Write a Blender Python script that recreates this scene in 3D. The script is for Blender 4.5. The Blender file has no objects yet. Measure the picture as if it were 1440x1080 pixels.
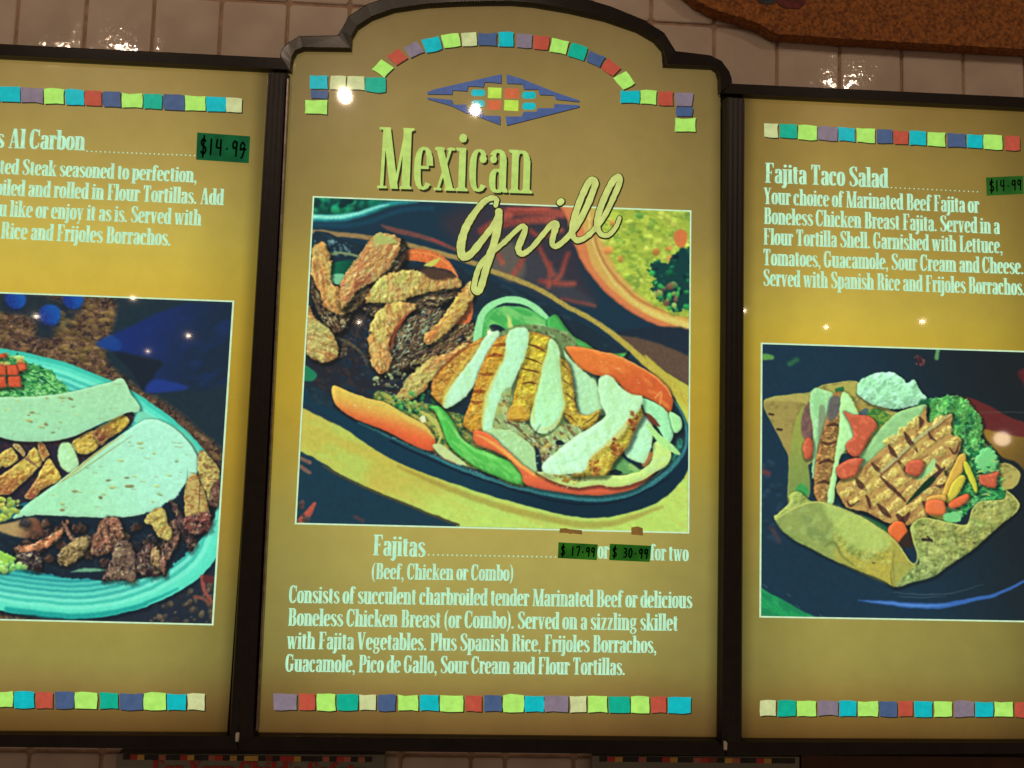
import bpy, math, random
import numpy as np
from mathutils import Matrix, Vector

# ------------------------------------------------------------------ camera, light, exposure
sc = bpy.context.scene
F_PX, PITCH, YAW, ROLL = 1040.0, math.radians(4.09624), math.radians(-2.46062), math.radians(-1.65083)
CAM = np.array([0.0, -1.2, 1.6])
def _r(a, ax):
    c, s = math.cos(a), math.sin(a)
    return {'x': np.array([[1,0,0],[0,c,-s],[0,s,c]]), 'y': np.array([[c,0,s],[0,1,0],[-s,0,c]]),
            'z': np.array([[c,-s,0],[s,c,0],[0,0,1]])}[ax]
ROT = _r(YAW,'z') @ _r(PITCH,'x') @ _r(ROLL,'y')
cd = bpy.data.cameras.new('camera'); cam = bpy.data.objects.new('camera', cd)
sc.collection.objects.link(cam)
cd.sensor_width = 36; cd.lens = F_PX/1440*36; cd.clip_start = 0.02; cd.clip_end = 100
cam.matrix_world = Matrix.Translation(CAM) @ Matrix(ROT.tolist()).to_4x4() @ Matrix.Rotation(math.pi/2, 4, 'X')
sc.camera = cam
w = bpy.data.worlds.new('World'); sc.world = w; w.use_nodes = True
w.node_tree.nodes['Background'].inputs[0].default_value = (1.0, 0.64, 0.42, 1)
w.node_tree.nodes['Background'].inputs[1].default_value = 0.145
sc.view_settings.view_transform = 'Standard'; sc.view_settings.look = 'None'
sc.view_settings.exposure = 0; sc.view_settings.gamma = 1
sc.cycles.max_bounces = 6

def P(px, py, y=0.0):
    """point of the plane at depth y that was measured at photo pixel px,py"""
    d = ROT @ np.array([(px-720)/F_PX, 1.0, -(py-540)/F_PX])
    t = (y - CAM[1]) / d[1]
    return CAM + d*t
def PA(pts, y=0.0): return [P(a, b, y) for a, b in pts]

# ceiling bulbs of the room, seen only as mirror glints in the glossy menu faces
CEIL = 2.95
def bulb(px, py, power, rad, height=None, dist=None, y=0.0):
    p = P(px, py, y); d = p - CAM; d = d*np.array([1, -1, 1])
    t = dist if dist else ((height or CEIL) - p[2]) / d[2]
    q = p + d*t
    l = bpy.data.lights.new('ceiling_bulb', 'POINT'); l.energy = power; l.shadow_soft_size = rad
    l.color = (1.0, 0.74, 0.52)
    o = bpy.data.objects.new('ceiling_bulb', l); o.location = q; sc.collection.objects.link(o)
for a in ((485, 135, 12, .022), (668, 155, 4, .016), (150, 64, 9, .022), (1203, 112, 9, .022), (72, 78, 3, .018),
          (51, 445, 1.3, .009), (265, 472, 1.6, .011), (208, 494, 1.0, .009), (187, 419, 1.1, .009), (505, 453, .9, .009),
          (1162, 460, 1.0, .009), (1297, 452, 1.5, .011), (1046, 437, 1.0, .008), (688, 467, .9, .008)):
    bulb(*a[:3], a[3])
bulb(1409, 617, 1.5, .05, dist=3.2)

# ------------------------------------------------------------------ helpers
coll = sc.collection
def lin(c):
    c = np.array(c, float)/255
    return tuple(np.where(c <= .04045, c/12.92, ((c+.055)/1.055)**2.4))
class MB:
    def __init__(s): s.v = []; s.f = []; s.sm = []
    def poly(s, pts, smooth=False):
        n = len(s.v); s.v += [tuple(p) for p in pts]; s.f.append(tuple(range(n, n+len(pts)))); s.sm.append(smooth)
    def slab(s, pts, y0, y1):
        """closed outline pts (x,z) as a slab from y0 (front) to y1 (back)"""
        a = [(p[0], y0, p[1]) for p in pts]; b = [(p[0], y1, p[1]) for p in pts]
        s.poly(a); s.poly(b[::-1]); n = len(pts)
        for i in range(n):
            j = (i+1) % n; s.poly([a[i], b[i], b[j], a[j]])
    def box(s, x0, x1, y0, y1, z0, z1): s.slab([(x0,z0),(x1,z0),(x1,z1),(x0,z1)], y0, y1)
    def build(s, name, mat, parent=None):
        me = bpy.data.meshes.new(name)
        off = np.array(parent.location) if parent else np.zeros(3)
        me.from_pydata([tuple(np.array(v)-off) for v in s.v], [], s.f)
        me.polygons.foreach_set('use_smooth', s.sm)
        me.materials.append(mat); me.update()
        o = bpy.data.objects.new(name, me); coll.objects.link(o)
        if parent: o.parent = parent
        return o
def tag(o, label=None, cat=None, group=None, kind=None):
    for k, v in (('label', label), ('category', cat), ('group', group), ('kind', kind)):
        if v: o[k] = v
    return o
def thing(name, loc, label, cat, group=None):
    o = bpy.data.objects.new(name, None); o.location = tuple(loc); coll.objects.link(o)
    o.empty_display_size = .05
    return tag(o, label, cat, group)

def nodes(name):
    m = bpy.data.materials.new(name); m.use_nodes = True
    nt = m.node_tree; b = nt.nodes['Principled BSDF']
    return m, nt, b
_pm = {}
def print_mat(col, k=1.0):
    """backlit translucent ink on the glossy menu film"""
    key = (tuple(col), k)
    if key in _pm: return _pm[key]
    m, nt, b = nodes('backlit_ink')
    L = lin(col)
    b.inputs['Base Color'].default_value = (L[0]*.08, L[1]*.08, L[2]*.08, 1)
    b.inputs['Roughness'].default_value = .04
    b.inputs['Coat Weight'].default_value = .25; b.inputs['Coat Roughness'].default_value = .3
    n = nt.nodes.new('ShaderNodeTexNoise'); n.inputs['Scale'].default_value = 75; n.inputs['Detail'].default_value = 5; n.inputs['Roughness'].default_value = .65
    g = nt.nodes.new('ShaderNodeNewGeometry'); nt.links.new(g.outputs['Position'], n.inputs['Vector'])
    r = nt.nodes.new('ShaderNodeMapRange'); r.inputs['From Min'].default_value = .3; r.inputs['From Max'].default_value = .7
    r.inputs['To Min'].default_value = .80*k; r.inputs['To Max'].default_value = 1.08*k
    nt.links.new(n.outputs['Fac'], r.inputs['Value'])
    b.inputs['Emission Color'].default_value = (*L, 1)
    nt.links.new(r.outputs['Result'], b.inputs['Emission Strength'])
    _pm[key] = m
    return m
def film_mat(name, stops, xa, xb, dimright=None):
    """the tan board film; its tube backlight is painted into the emission as a ramp over height"""
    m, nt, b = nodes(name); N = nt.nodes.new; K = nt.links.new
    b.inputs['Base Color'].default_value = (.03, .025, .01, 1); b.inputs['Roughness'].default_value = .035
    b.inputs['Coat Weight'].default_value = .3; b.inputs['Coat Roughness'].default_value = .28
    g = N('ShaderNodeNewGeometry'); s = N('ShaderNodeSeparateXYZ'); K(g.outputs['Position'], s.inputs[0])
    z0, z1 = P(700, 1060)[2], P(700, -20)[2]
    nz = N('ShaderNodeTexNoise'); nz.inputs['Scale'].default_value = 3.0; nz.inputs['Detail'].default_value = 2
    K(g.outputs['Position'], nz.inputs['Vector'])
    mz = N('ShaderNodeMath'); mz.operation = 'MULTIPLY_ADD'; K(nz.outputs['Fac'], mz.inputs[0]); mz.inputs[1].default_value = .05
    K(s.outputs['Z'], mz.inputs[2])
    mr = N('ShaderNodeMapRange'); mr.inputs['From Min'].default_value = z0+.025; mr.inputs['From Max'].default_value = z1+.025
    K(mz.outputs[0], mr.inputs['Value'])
    cr = N('ShaderNodeValToRGB'); cr.color_ramp.interpolation = 'B_SPLINE'; el = cr.color_ramp.elements  # uneven backlight painted in as a colour ramp over height
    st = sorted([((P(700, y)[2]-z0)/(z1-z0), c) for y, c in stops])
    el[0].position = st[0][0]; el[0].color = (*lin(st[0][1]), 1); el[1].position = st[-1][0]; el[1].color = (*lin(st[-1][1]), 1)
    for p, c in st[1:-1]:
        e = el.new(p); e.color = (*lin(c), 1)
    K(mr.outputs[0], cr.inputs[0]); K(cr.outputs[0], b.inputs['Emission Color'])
    # backlight falloff towards the side walls, painted into the emission strength
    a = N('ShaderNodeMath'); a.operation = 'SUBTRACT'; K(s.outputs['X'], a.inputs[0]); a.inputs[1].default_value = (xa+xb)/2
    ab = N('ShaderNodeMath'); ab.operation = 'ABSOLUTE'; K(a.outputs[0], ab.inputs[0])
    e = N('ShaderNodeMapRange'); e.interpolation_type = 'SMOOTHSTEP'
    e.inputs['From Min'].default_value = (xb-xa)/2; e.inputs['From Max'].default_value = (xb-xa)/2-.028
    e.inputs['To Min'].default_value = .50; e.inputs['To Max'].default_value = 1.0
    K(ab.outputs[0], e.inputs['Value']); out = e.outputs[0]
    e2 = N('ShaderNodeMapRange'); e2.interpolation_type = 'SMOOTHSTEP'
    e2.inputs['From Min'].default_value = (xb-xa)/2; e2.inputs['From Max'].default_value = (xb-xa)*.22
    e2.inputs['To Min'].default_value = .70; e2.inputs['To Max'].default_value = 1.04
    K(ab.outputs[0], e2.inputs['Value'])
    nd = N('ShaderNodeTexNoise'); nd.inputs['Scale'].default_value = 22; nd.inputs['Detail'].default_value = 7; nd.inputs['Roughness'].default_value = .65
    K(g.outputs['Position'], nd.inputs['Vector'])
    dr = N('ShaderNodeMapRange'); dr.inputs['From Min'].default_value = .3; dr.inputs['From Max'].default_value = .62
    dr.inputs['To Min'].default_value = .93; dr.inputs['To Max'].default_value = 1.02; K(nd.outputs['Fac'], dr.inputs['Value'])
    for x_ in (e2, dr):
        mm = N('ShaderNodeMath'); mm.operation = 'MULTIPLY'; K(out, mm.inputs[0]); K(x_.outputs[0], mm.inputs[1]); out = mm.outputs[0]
    if dimright:  # weaker backlight at the right end, painted into the strength
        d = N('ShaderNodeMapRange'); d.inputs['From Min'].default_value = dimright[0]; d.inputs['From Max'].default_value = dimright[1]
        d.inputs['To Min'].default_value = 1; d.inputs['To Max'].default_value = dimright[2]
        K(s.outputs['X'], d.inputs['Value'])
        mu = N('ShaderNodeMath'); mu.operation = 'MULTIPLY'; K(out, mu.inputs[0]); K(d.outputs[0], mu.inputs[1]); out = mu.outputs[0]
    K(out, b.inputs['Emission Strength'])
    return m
# ------------------------------------------------------------------ painter for the printed food photographs
_T = np.random.RandomState(7).rand(16, 256, 256).astype(np.float32)
def vn(x, y, seed):
    xi = np.floor(x).astype(int); yi = np.floor(y).astype(int); fx = x-xi; fy = y-yi
    fx = fx*fx*(3-2*fx); fy = fy*fy*(3-2*fy); T = _T[seed % 16]; xi += seed*37; yi += seed*91
    g = lambda a, b: T[(xi+a) & 255, (yi+b) & 255]
    return (g(0,0)*(1-fx)+g(1,0)*fx)*(1-fy) + (g(0,1)*(1-fx)+g(1,1)*fx)*fy
def fbm(x, y, o=3, seed=0):
    s = 0; a = .5; t = 0
    for k in range(o):
        s = s+a*vn(x*2**k, y*2**k, seed+k); t += a; a *= .55
    return s/t
def crom(pts, n=6, closed=True):
    pts = np.array(pts, float); m = len(pts); out = []
    for i in range(m if closed else m-1):
        if closed: a, b, c, d = pts[i-1], pts[i], pts[(i+1) % m], pts[(i+2) % m]
        else: a, b, c, d = pts[max(i-1,0)], pts[i], pts[i+1], pts[min(i+2,m-1)]
        for k in range(n):
            t = k/n
            out.append(.5*((2*b)+(c-a)*t+(2*a-5*b+4*c-d)*t*t+(-a+3*b-3*c+d)*t**3))
    if not closed: out.append(pts[-1])
    return np.array(out)
class Canvas:
    def __init__(s, x0, x1, z0, z1, res):
        s.b = (x0, x1, z0, z1); s.W = int((x1-x0)*res); s.H = int((z1-z0)*res); s.res = res
        s.a = np.zeros((s.H, s.W, 3), np.float32); s.z = (0, 0, 1); s.seed = 0
        s.k = res*1.2/F_PX       # canvas pixels for one photo pixel
    def Z(s, ox, oy, sc_): s.z = (ox, oy, sc_)
    def tr(s, pts):
        o = []
        for p in pts:
            q = P(p[0]/s.z[2]+s.z[0], p[1]/s.z[2]+s.z[1])
            o.append(((q[0]-s.b[0])*s.res, (s.b[3]-q[2])*s.res))
        return np.array(o)
    def box(s, q, pad):
        x0 = max(0, int(q[:,0].min()-pad)); x1 = min(s.W, int(q[:,0].max()+pad)+2)
        y0 = max(0, int(q[:,1].min()-pad)); y1 = min(s.H, int(q[:,1].max()+pad)+2)
        if x1 <= x0 or y1 <= y0: return None
        Y, X = np.mgrid[y0:y1, x0:x1].astype(np.float32)
        return x0, x1, y0, y1, X+.5, Y+.5
    def poly(s, pts, col, g=None, bev=None, t=(), soft=.9, smooth=True, edge=None, al=1.0, n=.042, rough=0, sh=None, rl=None):
        q = s.tr(pts)
        if smooth: q = crom(q, 4)
        soft = soft*s.k; s.seed += 1
        if sh is None and bev: sh = (5, .5)
        B = s.box(q, soft*2+2+(sh[0]*s.k*2 if sh else 0))
        if B is None: return
        x0, x1, y0, y1, X, Y = B
        if rough:
            X0, Y0 = X, Y
            X = X+(fbm(X/(5*s.k), Y/(5*s.k), 3, s.seed)-.5)*rough*s.k*3; Y = Y+(fbm(X0/(5*s.k), Y0/(5*s.k), 3, s.seed+5)-.5)*rough*s.k*3
        d = np.full(X.shape, 1e9, np.float32); ins = np.zeros(X.shape, bool); m = len(q)
        for i in range(m):
            ax, ay = q[i]; bx, by = q[(i+1) % m]; ex, ey = bx-ax, by-ay; L = ex*ex+ey*ey+1e-9
            u = np.clip(((X-ax)*ex+(Y-ay)*ey)/L, 0, 1)
            d = np.minimum(d, (X-ax-u*ex)**2+(Y-ay-u*ey)**2)
            if ay != by:
                ins ^= ((ay > Y) != (by > Y)) & (X < (bx-ax)*(Y-ay)/(by-ay)+ax)
        d = np.sqrt(d); sd = np.where(ins, d, -d)
        A = np.clip(sd/soft+.5, 0, 1)*al
        c = np.broadcast_to(np.array(col, np.float32)/255, X.shape+(3,)).copy()
        if g is not None:
            (p, r) = s.tr([g[0:2], g[2:4]]); v = r-p
            u = np.clip(((X-p[0])*v[0]+(Y-p[1])*v[1])/(v@v), 0, 1); u = (u*u*(3-2*u))[..., None]
            c = c*(1-u)+np.array(g[4], np.float32)/255*u
        for (sx, sy, ang, thr, wid, tc, am) in t:
            an = math.radians(ang); sx *= s.k; sy *= s.k
            U = (X*math.cos(an)+Y*math.sin(an))/sx; V = (-X*math.sin(an)+Y*math.cos(an))/sy
            s.seed += 1
            u = np.clip((fbm(U, V, 3, s.seed)-thr)/wid, 0, 1)[..., None]*am
            c = c*(1-u)+np.array(tc, np.float32)/255*u
        if edge:
            u = (np.clip(1-d/(edge[0]*s.k), 0, 1)*edge[2])[..., None]; c = c*(1-u)+np.array(edge[1], np.float32)/255*u
        if bev:
            gy, gx = np.gradient(np.minimum(sd, bev[0]*s.k)); gl = np.hypot(gx, gy)+1e-6
            u = np.clip(1-d/(bev[0]*s.k), 0, 1)
            bs_ = -(gx*bev[1]+gy*bev[2])/math.hypot(bev[1], bev[2])*u*bev[3]
            c = c*(1+np.clip(bs_, -.75, .9))[..., None]
        if bev:     # lumpy relief of cooked food, lit from the upper left as in the printed picture
            e_ = .8*s.k; lum = 0
            for sc_, am_ in ((9, 1.0), (3.6, .6)):
                lum = lum+am_*(fbm((X+e_)/(sc_*s.k), (Y+e_)/(sc_*s.k), 2, s.seed+4)-fbm((X-e_)/(sc_*s.k), (Y-e_)/(sc_*s.k), 2, s.seed+4))
            c = c*(1+np.clip(lum*(.07 if rl is None else rl), -.4, .4))[..., None]
        if n:
            f = fbm(X/(5*s.k), Y/(5*s.k), 3, s.seed+3)-.5; f2 = fbm(X/(1.3*s.k), Y/(1.3*s.k), 2, s.seed+9)-.5
            c = c*(1+n*2.4*f+n*1.6*f2)[..., None]
        if sh:      # the piece's own contact shadow in the printed picture
            dx, dy = int(sh[0]*s.k*.35), int(sh[0]*s.k*.45)
            S = np.clip(1+sd/(sh[0]*s.k), 0, 1); S = np.roll(np.roll(S, dx, 1), dy, 0); S = (S*S*(3-2*S)*sh[1]*al)[..., None]
            s.a[y0:y1, x0:x1] = s.a[y0:y1, x0:x1]*(1-S)+np.array((.05,.11,.12), np.float32)*S*.6
        A = A[..., None]; R = s.a[y0:y1, x0:x1]
        s.a[y0:y1, x0:x1] = R*(1-A)+np.clip(c, 0, 1)*A
    def stroke(s, pts, wd, col, soft=.9, al=1.0, smooth=True, n=.08, col2=None):
        """pts in zoom units, widths in zoom units"""
        m = len(pts)
        ws = [wd]*m if not hasattr(wd, '__len__') else list(np.interp(np.linspace(0, 1, m), np.linspace(0, 1, len(wd)), wd))
        q = s.tr(pts); q = np.column_stack([q, np.array(ws)/s.z[2]*s.k/2, np.linspace(0, 1, m)])
        if smooth and m > 2: q = crom(q, 4, False)
        soft = soft*s.k; s.seed += 1
        B = s.box(q, q[:,2].max()+soft*2+2)
        if B is None: return
        x0, x1, y0, y1, X, Y = B
        sd = np.full(X.shape, -1e9, np.float32); U = np.zeros(X.shape, np.float32)
        for i in range(len(q)-1):
            ax, ay, ar, au = q[i]; bx, by, br, bu = q[i+1]; ex, ey = bx-ax, by-ay; L = ex*ex+ey*ey+1e-9
            u = np.clip(((X-ax)*ex+(Y-ay)*ey)/L, 0, 1)
            v = ar+(br-ar)*u-np.sqrt((X-ax-u*ex)**2+(Y-ay-u*ey)**2)
            U = np.where(v > sd, au+(bu-au)*u, U); sd = np.maximum(sd, v)
        A = np.clip(sd/soft+.5, 0, 1)*al
        c = np.broadcast_to(np.array(col, np.float32)/255, X.shape+(3,)).copy()
        if col2 is not None: c = c*(1-U[..., None])+np.array(col2, np.float32)/255*U[..., None]
        if n: c = c*(1+n*3*(fbm(X/(2*s.k), Y/(2*s.k), 2, s.seed)-.5))[..., None]
        A = A[..., None]; R = s.a[y0:y1, x0:x1]
        s.a[y0:y1, x0:x1] = R*(1-A)+np.clip(c, 0, 1)*A
    def scatter(s, pts, n, r, cols, asp=(1, 1.6), ang=None, soft=.8, al=.9, seed=1):
        """n small ellipses (radius range r in photo px) inside the outline"""
        q = crom(s.tr(pts), 3); R = np.random.RandomState(seed)
        lo, hi = q.min(0), q.max(0); k = 0
        while k < n:
            x, y = lo+R.rand(2)*(hi-lo); ins = False
            for i in range(len(q)):
                ax, ay = q[i-1]; bx, by = q[i]
                if (ay > y) != (by > y) and x < (bx-ax)*(y-ay)/(by-ay)+ax: ins = not ins
            k += 1
            if not ins: continue
            ra = (r[0]+(r[1]-r[0])*R.rand()**1.5)*s.k; a = asp[0]+(asp[1]-asp[0])*R.rand()
            an = math.radians(ang[0]+(ang[1]-ang[0])*R.rand()) if ang else R.rand()*math.pi
            B = s.box(np.array([[x, y]]), ra*a+2)
            if B is None: continue
            x0, x1, y0, y1, X, Y = B
            U = (X-x)*math.cos(an)+(Y-y)*math.sin(an); V = -(X-x)*math.sin(an)+(Y-y)*math.cos(an)
            d = np.sqrt((U/a)**2+V**2)
            A = (np.clip((ra-d)/(soft*s.k)+.5, 0, 1)*al)[..., None]
            c = np.array(cols[R.randint(len(cols))], np.float32)/255*(.85+.3*R.rand())
            sh = 1+.25*np.clip(-(U*0+ (Y-y))/max(ra, 1), -1, 1)
            s.a[y0:y1, x0:x1] = s.a[y0:y1, x0:x1]*(1-A)+np.clip(c*sh[..., None], 0, 1)*A
    def blur(s, r, a=None):
        a = s.a if a is None else a
        k = int(r*s.k*2.5)+1; g = np.exp(-np.arange(-k, k+1)**2/(2*(r*s.k)**2)); g /= g.sum()
        for ax in (0, 1):
            p = np.pad(a, [(k, k) if i == ax else (0, 0) for i in range(3)], 'edge'); o = 0
            for i, w_ in enumerate(g):
                o = o+w_*(p[i:i+a.shape[0]] if ax == 0 else p[:, i:i+a.shape[1]])
            a = o
        return a.astype(np.float32)
    def warp(s, amp, scale, seed):
        Y, X = np.mgrid[0:s.H, 0:s.W].astype(np.float32)
        U = X+(fbm(X/(scale*s.k), Y/(scale*s.k), 2, seed)-.5)*2*amp*s.k; V_ = Y+(fbm(X/(scale*s.k)+40, Y/(scale*s.k)+9, 2, seed+3)-.5)*2*amp*s.k
        U = np.clip(U, 0, s.W-1.001); V_ = np.clip(V_, 0, s.H-1.001); x = U.astype(int); y = V_.astype(int); fx = (U-x)[..., None]; fy = (V_-y)[..., None]
        a = s.a; s.a = (a[y, x]*(1-fx)+a[y, x+1]*fx)*(1-fy)+(a[y+1, x]*(1-fx)+a[y+1, x+1]*fx)*fy
    def finish(s, name):
        s.warp(1.0, 16, 3); s.warp(.45, 4.5, 7)
        a = s.blur(.5); a = a+(a-s.blur(2.4, a))*.2; a = a+s.blur(6, np.clip(a-.72, 0, 1))*.16
        Y, X = np.mgrid[0:s.H, 0:s.W].astype(np.float32)
        a = a*(1+.05*(fbm(X/(1.2*s.k), Y/(1.2*s.k), 2, 3)-.5))[..., None]
        im = bpy.data.images.new(name, s.W, s.H, alpha=False)
        out = np.ones((s.H, s.W, 4), np.float32); out[..., :3] = np.clip(a, 0, 1)[::-1]
        im.pixels.foreach_set(out.ravel()); im.update(); im.pack()
        return im

def food_mat(im):
    m, nt, b = nodes('printed_photo_film')
    b.inputs['Base Color'].default_value = (.01, .01, .01, 1); b.inputs['Roughness'].default_value = .035
    b.inputs['Coat Weight'].default_value = .04; b.inputs['Coat Roughness'].default_value = .25
    t = nt.nodes.new('ShaderNodeTexImage'); t.image = im; t.interpolation = 'Cubic'
    nt.links.new(t.outputs['Color'], b.inputs['Emission Color']); b.inputs['Emission Strength'].default_value = 1.0
    return m

DK = (40, 34, 38)
def meat(C, face, col, col2=None, g=None, fib=60, edgec=(120, 75, 45), dark=None):
    f_ = np.array(face, float); c_ = f_.mean(0); face = [tuple(p) for p in c_+(f_-c_)*np.array((1.10, 1.06))]
    C.poly(face, col, g=g, t=[(22, 10, fib, .45, .25, (188, 118, 68), .6), (16, 3.2, fib, .46, .22, (200, 198, 108), .6), (14, 2.6, fib+10, .53, .14, (142, 82, 50), .55), (9, 1.6, fib, .58, .1, (222, 220, 146), .55)],
           edge=(2.0, edgec, .4), rough=1.9, bev=(9, -1, -1, .16), sh=(6, .6), soft=1.3, rl=.65)
def crust(C, pts, ang=-30, hi=(170, 165, 110), base=(78, 60, 48)):
    C.poly(pts, base, t=[(7, 2.0, ang, .50, .10, (124, 98, 66), .8), (8, 1.6, ang, .55, .08, hi, .85), (7, 2.4, ang, .58, .08, (26, 32, 42), .85)], rough=1.6, edge=(3, (34, 32, 36), .6), bev=(9, -1, -1, .3), sh=(7, .7), rl=1.3)
def grilled(C, pts, base=(205, 172, 62), ang=20, brown=(150, 88, 40)):
    C.poly(pts, base, t=[(11, 7, ang, .48, .2, brown, .45), (4, 2, ang, .55, .12, (226, 214, 112), .5), (3, 1.6, 0, .64, .06, (110, 60, 32), .4)],
           edge=(5, (156, 92, 40), .5), rough=.8, bev=(8, -1, -1, .22), sh=(6, .6), soft=1.3, rl=.7)
def glints(C, pts, n, seed, r=(.6, 1.5), col=(220, 244, 220), al=.6):
    C.scatter(pts, n, r, [col], asp=(1, 2.6), ang=(-50, 20), soft=.9, al=al, seed=seed)
def white_side(C, pts, col=(186, 238, 198), g=None):
    C.poly(pts, col, g=g, n=.02, t=[(16, 6, 70, .48, .25, (176, 222, 150), .45), (5, 2, 70, .56, .15, (204, 250, 214), .5)], edge=(4, (206, 226, 150), .35), bev=(7, -1, -1, .07), rough=.6, soft=1.8, sh=(6, .28), rl=.12)
def warm(C, path, w_, al=.5): C.stroke(path, w_, (214, 196, 84), soft=4, al=al, n=.1)
def sear(C, pts, wd, al=.85, col=(74, 36, 26)):
    C.stroke(pts, [wd*.4, wd, wd*.9, wd*.3], col, soft=1.3, al=al, n=.3)

def paint_fajitas(C):
    NV = (22, 52, 68)
    C.a[:] = np.array(NV)/255
    # blurred background above the skillet
    C.Z(420, 270, 4.8)
    C.poly([(60,0),(700,0),(640,90),(420,150),(60,170)], (8,70,62), soft=4)
    C.scatter([(90,30),(560,40),(520,90),(300,130),(90,130)], 60, (3,7), [(6,110,84),(4,50,52),(30,150,100)], soft=4, seed=3)
    C.stroke([(60,170),(260,172),(400,148),(520,105),(620,75),(800,60)], [44,46,42,36,30,10], (40,150,150), soft=5)
    C.stroke([(60,160),(260,165),(400,140),(520,100),(600,82)], [26,28,22,16,8], (140,232,208), soft=3)
    C.stroke([(60,215),(400,215),(700,120),(900,110)], 22, (18,78,98), soft=7, al=.8)
    C.stroke([(560,225),(640,255),(860,310),(1060,385),(1200,430)], [16,34,30,26,20], (112,72,66), soft=3)
    C.stroke([(900,320),(990,350)], 16, (165,66,70), soft=3, al=.7)
    C.Z(690, 270, 4.8)
    C.poly([(-330,180),(60,60),(480,70),(560,300),(640,600),(700,740),(420,720),(120,560),(-140,430)], (60,50,58), soft=22, al=.75)
    C.poly([(20,380),(180,330),(330,420),(560,640),(700,760),(500,740),(250,640),(20,520)], (58,62,70), soft=9)
    C.poly([(0,340),(130,330),(230,480),(200,600),(90,590),(0,500)], (92,88,80), soft=8)
    for p, w_ in (([(60,140),(300,130),(480,150)], 60), ([(90,220),(260,190),(420,190)], 52), ([(-60,260),(40,200),(120,160)], 56), ([(320,350),(370,460),(420,560)], 30), ([(520,420),(480,540),(440,600)], 34),
                  ([(230,430),(180,520),(140,580)], 36), ([(340,600),(450,620),(560,620)], 34), ([(40,400),(80,480)], 34), ([(260,260),(350,300),(480,260)], 30), ([(400,480),(390,640)], 26), ([(480,720),(620,750),(700,770)], 14)):
        C.stroke(p, w_, (140,62,54), soft=6, al=.85, n=.10, col2=(176,84,66))
    C.stroke([(120,115),(400,120)], 16, (196,88,74), soft=4, al=.7)
    # rice bowl
    C.poly([(500,-40),(1500,-40),(1500,1000),(1330,975),(1150,915),(950,822),(780,685),(640,520),(570,380),(520,200)], (208,128,78), soft=2.4, edge=(4,(168,84,60),.8))
    C.poly([(600,-40),(1500,-40),(1500,940),(1330,925),(1150,870),(980,790),(820,660),(700,520),(650,380),(620,200)], (204,168,88), soft=3, g=(640,300,1330,930,(214,176,84)))
    C.stroke([(660,120),(680,300),(760,500),(900,690),(1090,820),(1330,905)], [20,14,14,22,34,44], (216,206,112), soft=3, al=.8)
    C.stroke([(690,200),(720,380),(810,540),(960,700),(1150,800),(1330,850)], 18, (170,96,60), soft=3, al=.6)
    rice = [(690,-40),(1500,-40),(1500,850),(1325,850),(1200,815),(1020,710),(870,550),(780,380),(740,200)]
    C.poly(rice, (160,182,66), soft=4, t=[(14,12,0,.5,.15,(192,212,82),.8),(12,10,30,.58,.1,(110,150,60),.7)])
    C.scatter(rice, 700, (1.5,4.2), [(186,214,80),(168,196,72),(204,210,96),(130,168,62),(150,180,70)], soft=3.2, al=.6, seed=4)
    C.scatter(rice, 26, (3,6), [(206,120,66),(186,96,56),(60,140,70)], soft=3, al=.7, seed=9)
    herb = [(1060,530),(1120,470),(1200,480),(1290,390),(1500,400),(1500,800),(1330,790),(1250,815),(1150,740),(1090,650),(1110,580)]
    C.poly(herb, (10,62,60), soft=3, rough=5)
    C.scatter(herb, 60, (2,5), [(16,110,70),(8,80,66),(40,160,80),(6,40,50)], soft=2.5, seed=6)
    C.scatter([(1110,620),(1240,600),(1290,790),(1220,800),(1130,720)], 40, (2.5,5), [(60,176,84),(150,180,90),(130,90,70),(6,60,60)], soft=2.5, seed=7)
    C.poly([(1240,290),(1290,255),(1330,300),(1310,370),(1260,370)], (206,118,66), soft=3)
    C.poly([(1330,400),(1280,380),(1270,440),(1320,470)], (8,60,62), soft=3)
    # table: yellow wood board, its back edge line
    C.Z(0, 0, 1)
    C.poly([(400,560),(460,590),(560,640),(700,690),(860,712),(960,660),(985,560),(985,760),(640,760),(641,738),(576,712),(510,684),(460,655),(422,637),(400,630)], (192,188,80), smooth=False, soft=2,
           g=(600,650,625,735,(188,218,104)), t=[(60,7,20,.5,.25,(204,184,84),.4),(40,18,20,.5,.25,(176,216,104),.5)])
    C.poly([(400,625),(440,642),(510,684),(576,712),(641,738),(660,760),(400,760)], (20,56,72), soft=1.6, smooth=False)
    C.stroke([(455,655),(510,683),(576,711),(645,738)], 3.5, (70,70,50), soft=1.5)
    for p in (([(424,644),(436,650)]), ([(424,655),(436,664)])): C.stroke(p, 5, (120,92,80), soft=1.5)
    C.stroke([(424,733),(434,722),(444,708)], [9,10,5], (176,84,66), soft=1.8)
    C.stroke([(500,726),(512,732)], 5, (70,60,66), soft=2); C.scatter([(418,680),(440,690),(440,735),(418,735)], 14, (2,4), [(66,60,62),(90,66,62)], soft=2, seed=5)
    C.poly([(860,470),(930,520),(985,585),(985,470)], (26,44,58), soft=4)
    C.stroke([(868,474),(905,490),(940,507),(985,530)], [6,26,34,40], (112,84,62), soft=4, al=.8)
    C.poly([(905,500),(935,523),(985,560),(985,620),(964,612),(955,575),(938,552)], (186,176,66), soft=2, g=(920,520,975,600,(196,204,84)))
    C.stroke([(430,324),(500,331),(560,341),(620,356),(680,374),(692,381),(752,404),(794,429),(836,452),(867,475),(890,494),(919,522),(950,549),(985,585)], [7,7,7,7,7,8,10,14], (150,122,82), soft=2.2, col2=(196,186,70))
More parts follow.
